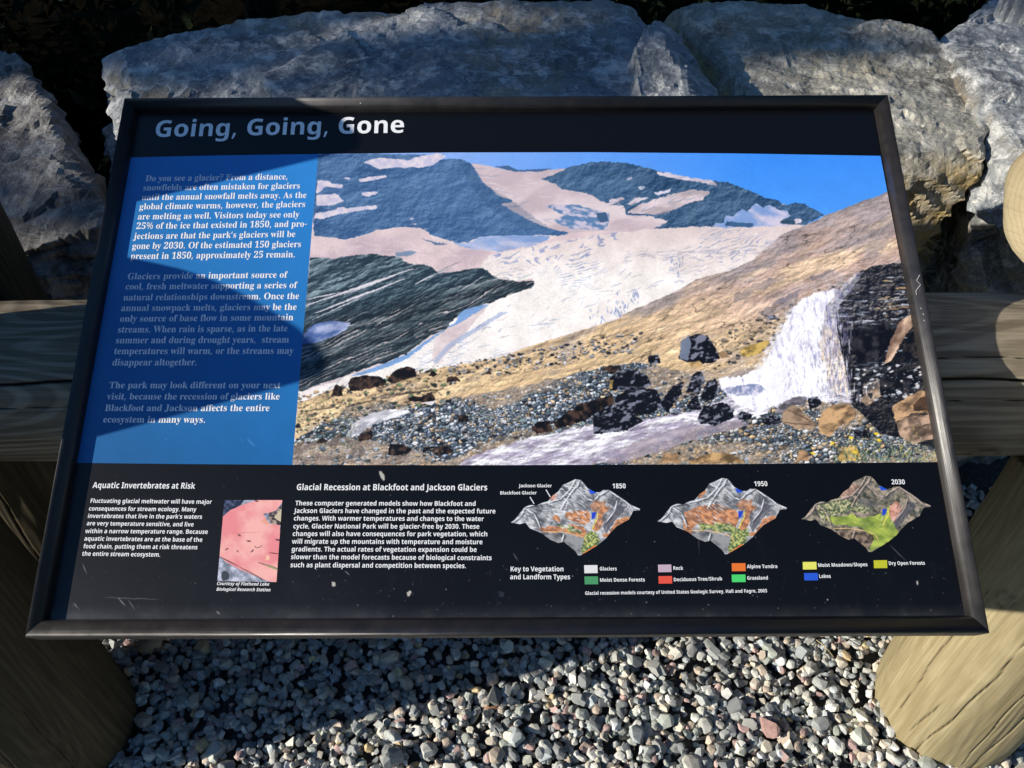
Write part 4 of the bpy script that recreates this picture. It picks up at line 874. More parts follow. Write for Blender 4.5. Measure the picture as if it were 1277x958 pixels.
    for i in range(160):   # spray
        P.blob(1040+R.gauss(0, 15), 352+R.gauss(0, 8), R.uniform(1, 3.4), R.uniform(.8, 2.4), (232, 232, 242), 0, .4, i % 9, .07)
    for i in range(260):
        y = R.uniform(372, 500); x = 1006-(y-372)*.28+R.gauss(0, 9)+R.uniform(0, 18); P.stroke((x, y), (x-R.uniform(-1, 5), y+R.uniform(3, 12)), R.uniform(.5, 1.6), (255, 252, 252) if i % 3 else (170, 165, 195), .5, .5, i)
    for i in range(120):
        x = R.uniform(1030, 1062); y = R.uniform(385, 500); P.stroke((x, y), (x-R.uniform(-1, 2), y+R.uniform(3, 12)), R.uniform(.5, 1.5), R.choice([(70, 80, 120), (220, 220, 240), (120, 110, 150)]), .7, .5, i)
    for i in range(500): P.blob(985+R.gauss(0, 28), 474+R.gauss(0, 17), R.uniform(.5, 1.4), R.uniform(.5, 1.1), (252, 250, 252), 0, .2, i % 9, .6)
    P.poly(c8((420, 322), (500, 305), (560, 300), (595, 320), (560, 345), (480, 345)), T_((96, 110, 150), (190, 185, 205), .3, 3, 9), 1.5, .3, 3, .8)
    for i in range(160): x = R.uniform(905, 1060); y = 497+R.gauss(0, 5); P.stroke((x, y), (x+R.uniform(3, 12), y+R.uniform(-2, 2)), R.uniform(.6, 2), (250, 248, 250), .6, .6, i)
    # single rocks
    K = [((262, 205), (275, 140), (330, 108), (372, 120), (405, 170), (420, 200), (380, 225), (300, 218)), ((0, 275), (60, 245), (140, 262), (158, 300), (120, 330), (0, 325)), ((20, 350), (100, 310), (180, 325), (200, 370), (170, 410), (70, 425), (20, 400)),
         ((290, 330), (320, 262), (350, 252), (362, 290), (340, 340)), ((340, 360), (372, 290), (405, 282), (415, 330), (390, 362)), ((180, 380), (240, 310), (285, 290), (270, 340), (220, 410)), ((292, 380), (330, 345), (350, 395), (310, 404)),
         ((332, 430), (360, 385), (430, 370), (474, 395), (470, 430), (400, 458), (345, 452)), ((482, 420), (505, 403), (543, 415), (530, 435), (490, 436)), ((576, 440), (590, 424), (645, 422), (650, 455), (585, 458)), ((-60, 400), (0, 380), (100, 420), (130, 440), (60, 480), (-60, 490)),
         ((0, 232), (40, 228), (50, 250), (0, 262)), ((240, 402), (265, 396), (275, 415), (245, 418)), ((148, 192), (185, 190), (195, 222), (150, 225)), ((925, 480), (985, 470), (990, 505), (930, 508)), ((0, 330), (18, 345), (14, 380), (0, 380)), ((750, 355), (790, 348), (805, 380), (760, 400)), ((600, 45), (630, 38), (638, 55), (610, 60))]
    for j, pl in enumerate(K):
        P.poly(c8(*pl), (lambda X, Y, j=j: np.clip((np.array([15, 16, 22])/255.)[None, None]+(np.clip(relief(X, Y, .09, .3, 1.3, j, 3, .5)-.22, 0, 1)*.42)[..., None]*np.array([1, 1.02, 1.1]), 0, 1)), 1.6, .3, j)
        xs = [p[0] for p in c8(*pl)]; ys = [p[1] for p in c8(*pl)]
        for i in range(int(5+len(pl)*2)): x = R.uniform(min(xs), max(xs)*.85+min(xs)*.15); y = min(ys)+(max(ys)-min(ys))*R.random()**2*.7; P.stroke((x, y), (x+R.uniform(1, 5), y-R.uniform(-1, 1.5)), R.uniform(.5, 1.3), (170, 172, 186), .6, .3, i)
    P.poly(c8((270, 140), (300, 118), (312, 150), (296, 212), (268, 204)), (112, 122, 140), 1, .3)
    for pl, c in ((((490, 185), (515, 158), (600, 135), (610, 140), (575, 185), (510, 200)), (206, 172, 96)), (((650, 440), (665, 390), (700, 378), (790, 455), (775, 475), (700, 468)), (170, 142, 116)), (((620, 410), (660, 370), (720, 345), (745, 350), (740, 380), (690, 380), (650, 412)), (150, 142, 150)),
                  (((790, 465), (800, 410), (850, 378), (905, 376), (935, 400), (930, 440), (870, 460), (835, 500), (800, 490)), (200, 160, 116)), (((1070, 390), (1100, 365), (1180, 325), (1215, 330), (1222, 410), (1150, 412), (1085, 445)), (200, 160, 120)), (((1085, 445), (1150, 415), (1180, 420), (1225, 415), (1232, 510), (1185, 515), (1150, 530), (1100, 500)), (190, 158, 132)),
                  (((1150, 380), (1185, 350), (1215, 345), (1215, 400), (1155, 405)), (90, 66, 50)), (((865, 580), (880, 545), (930, 535), (955, 560), (940, 592), (870, 595)), (222, 180, 104)), (((300, 590), (400, 560), (470, 570), (520, 600), (310, 604)), (200, 160, 110)), (((0, 285), (14, 285), (14, 318), (0, 320)), (220, 184, 110)), (((410, 182), (440, 178), (460, 200), (425, 205)), (150, 120, 90)), (((300, 215), (345, 212), (350, 235), (305, 238)), (196, 160, 110)), (((705, 590), (720, 550), (755, 560), (760, 592)), (190, 150, 110)), (((190, 600), (210, 565), (260, 562), (265, 600)), (190, 150, 110))):
        c2 = tuple(int(v*.5) for v in c); P.poly(c8(*pl), T_(c2, tuple(min(255, int(v*1.05)) for v in c), .12, 6, len(pl), -.3, 2, .34, .6, .65), 1.2, .25, 6, rag=.8)
    for (x0, y0, x1, y1) in ((650, 445, 790, 460), (680, 400, 770, 445), (1100, 430, 1200, 415), (1150, 470, 1220, 450), (1160, 500, 1225, 480)):
        p, q = c8((x0, y0), (x1, y1)); P.stroke(p, q, 1.3, (60, 44, 36), .7, .6)
    for j, pl in enumerate((((225, 310), (232, 280), (280, 268), (340, 272), (372, 290), (365, 305), (300, 320), (235, 328)), ((372, 290), (395, 255), (450, 232), (478, 245), (485, 270), (440, 285), (400, 300)), ((162, 345), (175, 305), (200, 308), (205, 345)), ((530, 270), (545, 250), (566, 262), (545, 274)), ((595, 295), (605, 272), (640, 275), (650, 290)), ((375, 570), (385, 530), (430, 528), (470, 548), (440, 572)), ((510, 540), (600, 535), (630, 560), (560, 572)), ((258, 505), (290, 482), (320, 478), (315, 510), (270, 518)), ((100, 520), (130, 505), (150, 520), (110, 526)), ((640, 420), (680, 420), (680, 445), (645, 445)), ((1180, 245), (1220, 230), (1260, 238), (1230, 258)), ((450, 365), (470, 345), (500, 350), (540, 330), (556, 362), (520, 370)), ((740, 262), (765, 250), (768, 264)), ((510, 560), (515, 538), (535, 550)), ((920, 470), (940, 445), (990, 440), (1000, 480), (940, 490)), ((1000, 450), (1100, 380), (1230, 340), (1235, 370), (1120, 440), (1020, 470)))):
        P.poly(c7(*pl), T_((14, 12, 14), (78, 58, 46), .2, 4, j, 0, 1, .4, .7), 1., .3, j)
    for a_, b_ in (((350, 345), (600, 320)), ((380, 350), (540, 322)), ((60, 405), (200, 385)), ((220, 385), (330, 360))):
        p, q = c7(a_, b_); P.stroke(p, q, 2., (70, 58, 50), .7, 1)
    p = c8((1030, 490)); 
    for i in range(420):   # grass and flowers in the lower right corner
        x = R.uniform(1040, 1166); y = 578-abs(R.gauss(0, 14)); c = R.choice([(84, 110, 84), (140, 156, 110), (50, 76, 66), (196, 204, 180), (40, 58, 50), (200, 184, 90)]); P.stroke((x, y), (x+R.uniform(-2.5, 2.5), y-R.uniform(2, 6)), R.uniform(.6, 1.3), c, .8, 0, i)
    for x, y in c8((915, 505), (1010, 490), (1020, 515), (845, 525), (770, 565), (930, 560)): P.blob(x, y, 3, 1.8, (240, 205, 60), 0, .5, 3)
    for i in range(260): x = R.uniform(366, 900); y = R.uniform(560, 580); P.stroke((x, y), (x+R.uniform(1, 6), y-R.uniform(0, 2)), R.uniform(.5, 1.3), R.choice([(60, 66, 60), (150, 150, 140), (110, 128, 110), (200, 196, 190)]), .6, 0, i) if x < 560 else None
    # print treatment: edges broken up by a small warp, a slight softness, fine mottling
    wx = P.X+(fbm2(P.X, P.Y, .55, 3, 101)-.5)*1.9; wy = P.Y+(fbm2(P.X, P.Y, .55, 3, 103)-.5)*1.5; P.a = P.resample(wx, wy)
    b = P.a.copy(); b[1:-1, 1:-1] = (P.a[1:-1, 1:-1]*4+P.a[:-2, 1:-1]+P.a[2:, 1:-1]+P.a[1:-1, :-2]+P.a[1:-1, 2:])/8.; P.a = b
    m = np.clip((P.Y-262)/60, .35, 1); P.a *= (1+(fbm2(P.X, P.Y, .5, 3, 107)-.5)*.10*m+(fbm2(P.X, P.Y, .06, 4, 109)-.5)*.16*m)[..., None]
    P.a += ((_hash(P.X*2.6, P.Y*2.6, P.X*0, 3)-.5)*.05)[..., None]
    P.a = np.clip(P.a, 0, 1); return P
P_ = paint_glacier()
printed('glacier_photo', [(397, 192.2), (560, 190.3), (740, 190), (920, 191.5), (1098, 194.5), (1134, 382), (1170, 576.3), (900, 579), (600, 580.3), (364.5, 579.8), (380.5, 388)], .00016, P_, 'glacier_photo_print', 2300, 1.06)

# blue text field
def paint_blue():
    P = Paint(85, 186, 405, 586, 1.2, (20, 100, 180)); t = np.clip((P.Y-200)/370, 0, 1)[..., None]; u = np.clip((P.X-150)/230, 0, 1)[..., None]
    P.a = (np.array([44, 124, 192])*(1-t)+np.array([26, 98, 156])*t)/255.*(1+.12*u)
    n = fbm2(P.X, P.Y, .03, 4, 2); P.a *= (.96+.08*n)[..., None]
    for i in range(26):
        r = random.Random(i); x, y = r.uniform(100, 380), r.uniform(200, 575); P.stroke((x, y), (x+r.uniform(-3, 3), y+r.uniform(0, 2)), r.uniform(.5, 1.2), (120, 170, 225), .5)
    P.stroke((309, 548), (318, 556), 1.4, (110, 160, 215), .7, 1); P.stroke((300, 545), (303, 553), 1., (80, 140, 200), .6)
    return P
printed('blue_text_field', [(159, 196.5), (280, 193.8), (397, 192.2), (380.5, 388), (364.5, 579.8), (230, 578.8), (92, 577.3), (126, 382)], .00012, paint_blue(), 'blue_field_print', 400, .9)

# board: black with dust, scratches and droppings
def paint_board():
    P = Paint(30, 116, 1240, 800, 1.7, (8, 8, 10)); R = random.Random(5)
    t = np.clip((P.Y-600)/170, 0, 1); d = fbm2(P.X, P.Y, .012, 5, 3); dd = fbm2(P.X, P.Y, .05, 5, 9, 1.4, 3)
    P.a += (np.clip(t*(d-.3)*.13*np.clip((900-P.X)/600, .25, 1)+t*.02, 0, 1)+np.clip((dd-.6)*.12*t, 0, .04))[..., None]*np.array([1, 1.05, 1.1])
    e = np.clip((P.Y-752)/16, 0, 1)*(.3+fbm2(P.X, P.Y, .06, 4, 8)); P.a += (e*.14)[..., None]
    for i in range(380):
        x, y = R.uniform(60, 1210), R.choice([R.uniform(580, 772), R.uniform(700, 772)]); s_ = R.uniform(.25, .85); P.blob(x, y, s_, s_, (R.randint(90, 190),)*3, 0, .3, i % 7, R.uniform(.3, .9))
    for i in range(70):
        x, y = R.uniform(90, 1180), R.uniform(590, 765); P.stroke((x, y), (x+R.gauss(0, 9), y+R.gauss(0, 12)), .6, (70, 74, 80), .35, 1.5, i)
    for (x, y, x2, y2, w_) in ((103, 703, 108, 716, 1.2), (148, 746, 156, 756, 1.6), (160, 748, 168, 760, 1.), (270, 762, 274, 766, 2), (92, 752, 96, 758, 1.5), (640, 690, 646, 700, 1.), (1110, 680, 1130, 700, .8), (430, 712, 436, 717, 1.4), (870, 650, 872, 690, .6), (130, 745, 200, 748, .8), (1143, 724, 1144, 730, 1.5)):
        P.stroke((x, y), (x2, y2), w_, (165, 168, 170), .75, .8)
    for (x, y, rx, ry, a_) in ((476.5, 594, 2.6, 6.5, -.35), (416, 728.5, 2.6, 3.2, 0), (510, 740, 2.6, 3.2, .3), (1144, 727, .9, 2.6, 0), (1032, 748, 1., 1., 0), (625, 741, 3.5, 4, 0), (1110, 610, 1, 1, 0)):
        P.blob(x, y, rx, ry, (205, 200, 188) if x != 625 else (60, 66, 74), a_, .35, int(x) % 11, .95 if x != 625 else .6)
    P.a = np.clip(P.a, 0, 1); return P
def board():
    m = .0150; h = 0.0; Q = [(m, m), (PW-m, m), (PW-m, PH-m), (m, PH-m)]; res = 1900; H_ = int(res*PH/PW)
    GX, GY = np.meshgrid((np.arange(res)+.5)/res*PW, PH-(np.arange(H_)+.5)/H_*PH); p = ORG+GX[..., None]*EU+GY[..., None]*EV; PX, PY = project(p)
    arr = to_albedo(paint_board().resample(PX, PY), .85); mt = image_mat('board_print', arr, .38, .34)
    o = mesh_obj('print_board', [(x, y, h) for x, y in Q], [(0, 1, 2, 3)], mt, root); uv = o.data.uv_layers.new(name='UVMap')
    for i, (x, y) in enumerate(Q): uv.data[i].uv = (x/PW, y/PH)
board()

# hand picture
def paint_hand():
    P = Paint(262, 615, 362, 735, 5, (120, 130, 140)); hx = lambda *p: [(260+x/6.61, 600+y/6.61) for x, y in p]
    P.poly(hx((60, 140), (620, 140), (620, 850), (60, 850)), T_((80, 90, 110), (170, 175, 190), .2, 4, 2)); 
    P.poly(hx((130, 150), (300, 150), (260, 200), (170, 260), (120, 290)), T_((30, 40, 60), (80, 90, 120), .3, 3, 3), .6)
    skin = T_((234, 140, 142), (246, 180, 170), .035, 4, 7)
    P.poly(hx((120, 290), (180, 240), (280, 195), (390, 160), (420, 150), (620, 150), (600, 190), (560, 240), (500, 262), (450, 270), (500, 350), (590, 362), (590, 840), (480, 825), (400, 790), (240, 720), (150, 670), (90, 620)), skin, .4)
    P.poly(hx((498, 262), (560, 245), (605, 205), (600, 365), (520, 355), (500, 320)), T_((60, 52, 56), (190, 170, 150), .3, 3, 9), .5); P.poly(hx((540, 300), (600, 230), (600, 340)), (205, 190, 160), .5)
    P.poly(hx((430, 330), (470, 300), (500, 350), (480, 370)), (225, 150, 110), 1, .3, 2, .5)
    for a, b, w_, c in (((410, 670), (580, 725), 1.6, (90, 70, 66)), ((500, 590), (580, 600), 1.5, (110, 50, 50)), ((470, 690), (575, 735), 2.2, (150, 165, 110)), ((200, 430), (430, 420), .5, (200, 120, 100)), ((90, 622), (240, 700), 1.4, (70, 40, 44)), ((240, 700), (470, 820), 1.2, (80, 50, 50))):
        p, q = hx(a, b); P.stroke(p, q, w_, c, .85, .3)
    for x, y, r_, a_ in ((253, 447, 2.2, .4), (330, 495, 2.2, .1), (150, 562, 1.8, -.6), (238, 578, 1.6, .8), (360, 578, 2., -.9), (395, 165, 2, .2), (570, 485, 2.6, .1)):
        p = hx((x, y))[0]; P.blob(*p, r_, r_*.42, (96, 56, 58), a_, .4, x % 5)
    for a, b in (((380, 535), (395, 552)), ((395, 552), (425, 545)), ((425, 545), (438, 530))): p, q = hx(a, b); P.stroke(p, q, .9, (96, 56, 58))
    p = hx((486, 632))[0]; P.blob(*p, 2.4, 3.2, (246, 200, 165), .3, .3, 2, .9)
    P.poly(hx((90, 640), (150, 680), (240, 725), (400, 795), (450, 830), (60, 850), (60, 640)), T_((120, 128, 140), (206, 205, 222), .12, 4, 5), .5); p = hx((135, 780))[0]; P.blob(*p, 5, 6, (50, 58, 66), 0, .2, 2, .9)
    return P
printed('hand_photo', [(279.8, 623.8), (352, 623.8), (344.8, 726), (271, 724.8)], .00025, paint_hand(), 'hand_photo_print', 360, 1.0)

# terrain models
def paint_terrain(kind):
    P = Paint(636, 592, 802, 698, 5, (90, 90, 92)); q = lambda *p: [(620+x/7.094, 590+y/7.094) for x, y in p]; R = random.Random(kind*7+3)
    grey = T_((88, 90, 94), (214, 214, 214), .14, 5, 3, .6, 1.6, .3, .68, .65)
    if kind == 2: grey = T_((58, 62, 54), (176, 160, 138), .22, 5, 3, .6, 1.4, .3, .68, .65)
    P.a = grey(P.X, P.Y)
    ora = T_((150, 104, 78), (222, 152, 104), .3, 5, 6, .4, 1.6); grn = T_((78, 98, 66), (196, 198, 116), .5, 5, 9); pnk = T_((180, 120, 100), (224, 170, 150), .2, 3, 4)
    if kind == 0:
        P.poly(q((590, 360), (660, 335), (800, 330), (840, 380), (800, 430), (760, 460), (680, 440), (610, 410)), ora, 3, .2, rag=.7, ang=.5)
        P.poly(q((480, 380), (530, 370), (560, 420), (540, 445), (500, 420)), ora, 2, .2, rag=.7, ang=.5); P.poly(q((350, 480), (540, 470), (640, 450), (770, 480), (790, 540), (760, 570), (600, 520), (420, 520)), ora, 2.5, .2, rag=.7, ang=.5)
        P.poly(q((520, 450), (640, 465), (740, 510), (760, 550), (640, 510)), grn, 3, .2, rag=.7, ang=.5); P.poly(q((460, 235), (500, 190), (550, 190), (500, 240)), pnk, 1, rag=.7, ang=.5)
    elif kind == 1:
        P.poly(q((370, 360), (430, 320), (560, 290), (700, 300), (820, 340), (860, 400), (800, 500), (640, 480), (480, 470), (350, 450)), ora, 3, .2, rag=.7, ang=.5)
        P.poly(q((350, 440), (500, 420), (420, 520), (540, 640), (440, 620), (360, 560)), ora, 2.5, .2, rag=.7, ang=.5); P.poly(q((480, 460), (600, 450), (740, 470), (900, 500), (960, 590), (800, 560), (640, 520), (500, 510)), grn, 4, .2, rag=.7, ang=.5)
        P.poly(q((440, 200), (540, 150), (560, 190), (500, 230)), ora, 1, rag=.7, ang=.5)
    else:
        P.poly(q((330, 420), (470, 400), (560, 400), (700, 430), (860, 380), (900, 300), (960, 320), (930, 440), (1000, 560), (900, 640), (720, 730), (760, 600), (640, 500), (420, 500)), T_((120, 140, 60), (176, 190, 84), .12, 4, 6, .2, 2), 4, .15)
        P.poly(q((250, 300), (420, 250), (760, 330), (740, 380), (540, 370), (300, 440)), T_((70, 84, 60), (196, 190, 140), .5, 4, 6, .2, 1), 4, .2)
        P.poly(q((900, 340), (960, 280), (1000, 330), (980, 420), (940, 470), (900, 420)), pnk, 3, .2, rag=.7, ang=.5); P.poly(q((440, 220), (560, 120), (640, 130), (560, 240), (480, 260)), pnk, 3, .2, 3, .5, rag=.7, ang=.5)
    if kind < 2:
        P.poly(q((880, 400), (920, 300), (990, 300), (960, 360), (900, 500), (870, 520), (850, 480)), ora, 2.5, .2, rag=.7, ang=.5); P.poly(q((1010, 500), (1060, 420), (1180, 380), (1170, 420), (1060, 490), (960, 580), (930, 560)), ora, 2.5, .2, rag=.7, ang=.5)
        P.poly(q((820, 300), (860, 240), (950, 260), (930, 330), (860, 350)), ora, 3, .2, 3, .8, rag=.7, ang=.5); P.poly(q((770, 560), (820, 500), (880, 520), (900, 600), (880, 650), (740, 710), (760, 620)), grn, 3, .2, rag=.7, ang=.5)
        P.poly(q((740, 725), (860, 640), (880, 640), (760, 735)), T_((230, 140, 70), (214, 90, 60), .3), 1)
    P.poly(q((420, 545), (560, 535), (740, 570), (770, 620), (700, 700), (640, 650), (540, 620), (450, 590)), T_((64, 66, 70), (150, 150, 150), .1, 4, 5, .4, 2) if kind < 2 else T_((70, 60, 52), (150, 130, 110), .3, 4, 5), 2, .2)
    P.poly(q((930, 470), (1010, 360), (1080, 290), (1150, 300), (1050, 420), (960, 540)), (80, 80, 88), 2, .2, 3, .75)
    P.poly(q((590, 330), (640, 260), (760, 280), (820, 300), (780, 335), (700, 345)), (80, 82, 86), 3, .2, 3, .55)
    wa = .85 if kind == 0 else .55 if kind == 1 else .12; 
    ridges = [((690, 60), (640, 150), (560, 230)), ((730, 70), (700, 130), (800, 230), (850, 250)), ((240, 310), (330, 360), (380, 480)), ((240, 310), (210, 380), (140, 435)), ((980, 155), (1100, 230), (1200, 310), (1265, 325)), ((980, 155), (900, 190), (860, 240)), ((1060, 240), (1040, 330), (960, 440)), ((250, 300), (400, 270), (560, 230)), ((590, 540), (570, 610)), ((700, 110), (600, 250), (560, 330))]
    for rd in ridges:
        pts = q(*rd)
        for a, b in zip(pts, pts[1:]):
            P.stroke((a[0]+1.6, a[1]+1.2), (b[0]+1.6, b[1]+1.2), 3.2, (52, 52, 58), .5, 1.5); P.stroke(a, b, 1.7, (238, 238, 240) if kind < 2 else (226, 196, 180), .9 if kind < 2 else .7, 1)
    for i in range(330):
        x, y = q((R.uniform(150, 760), R.uniform(80, 500)))[0]; a = R.uniform(.2, .9) if kind else R.uniform(-.1, .9); L = R.uniform(2, 9); lt = R.random() < .6
        P.stroke((x, y), (x+L*math.cos(a), y+L*math.sin(a)), R.uniform(.4, 1.2), (236, 236, 238) if lt else (66, 66, 70), wa if lt else .35, .4, i)
    for i in range(130):
        x, y = q((R.uniform(820, 1220), R.uniform(170, 480)))[0]; L = R.uniform(2, 9); P.stroke((x, y), (x-L*.5, y+L), R.uniform(.4, 1.), (220, 214, 214) if i % 2 else (60, 60, 66), .4, .4, i)
    if kind < 2 or 1:
        yl = (238, 222, 96); pts = q((885, 345), (890, 400), (860, 450), (840, 500)); 
        for a, b in zip(pts, pts[1:]): P.stroke(a, b, 1.6, yl, .9)
        pts = q((400, 520), (560, 520), (700, 545), (770, 570), (800, 620)); 
        for a, b in zip(pts, pts[1:]): P.stroke(a, b, 1.3, (240, 190, 130), .9)
    P.poly(q((835, 350), (880, 345), (865, 395), (835, 412)), (40, 70, 190)); P.poly(q((805, 145), (860, 158), (880, 180), (825, 185)), (40, 80, 200))
    return P
OUT = [(120, 438), (160, 408), (240, 305), (290, 282), (350, 288), (400, 262), (450, 250), (490, 200), (540, 165), (580, 105), (630, 85), (690, 55), (740, 62), (770, 95), (800, 135), (870, 170), (910, 170), (940, 150), (990, 150), (1080, 205), (1190, 285), (1265, 318), (1260, 332), (1205, 332), (1165, 410), (1060, 470), (1000, 530), (960, 580), (880, 645), (740, 728), (715, 728), (690, 690), (640, 650), (590, 608), (540, 620), (470, 590), (390, 530), (290, 490), (250, 440), (200, 452)]
for kind, (dx, dy, sx, sy) in enumerate(((0, 0, 1, 1), (183, -1.5, .965, .98), (362.5, -4.2, .935, .975))):
    P = paint_terrain(kind); c0 = (719, 645)
    Q = [(c0[0]+(620+x/7.094-c0[0])*1. , c0[1]+(590+y/7.094-c0[1])) for x, y in OUT]
    P.x0 += dx; P.y0 += dy                      # the same picture frame, moved along the row
    printed('terrain_picture', [(x+dx, y+dy) for x, y in Q], .00025, P, 'terrain_print_%s' % ('1850', '1950', '2030')[kind], 420, 1.05,
            ('grey snow covered terrain block picture', 'terrain block picture with orange slopes', 'green terrain block picture')[kind])

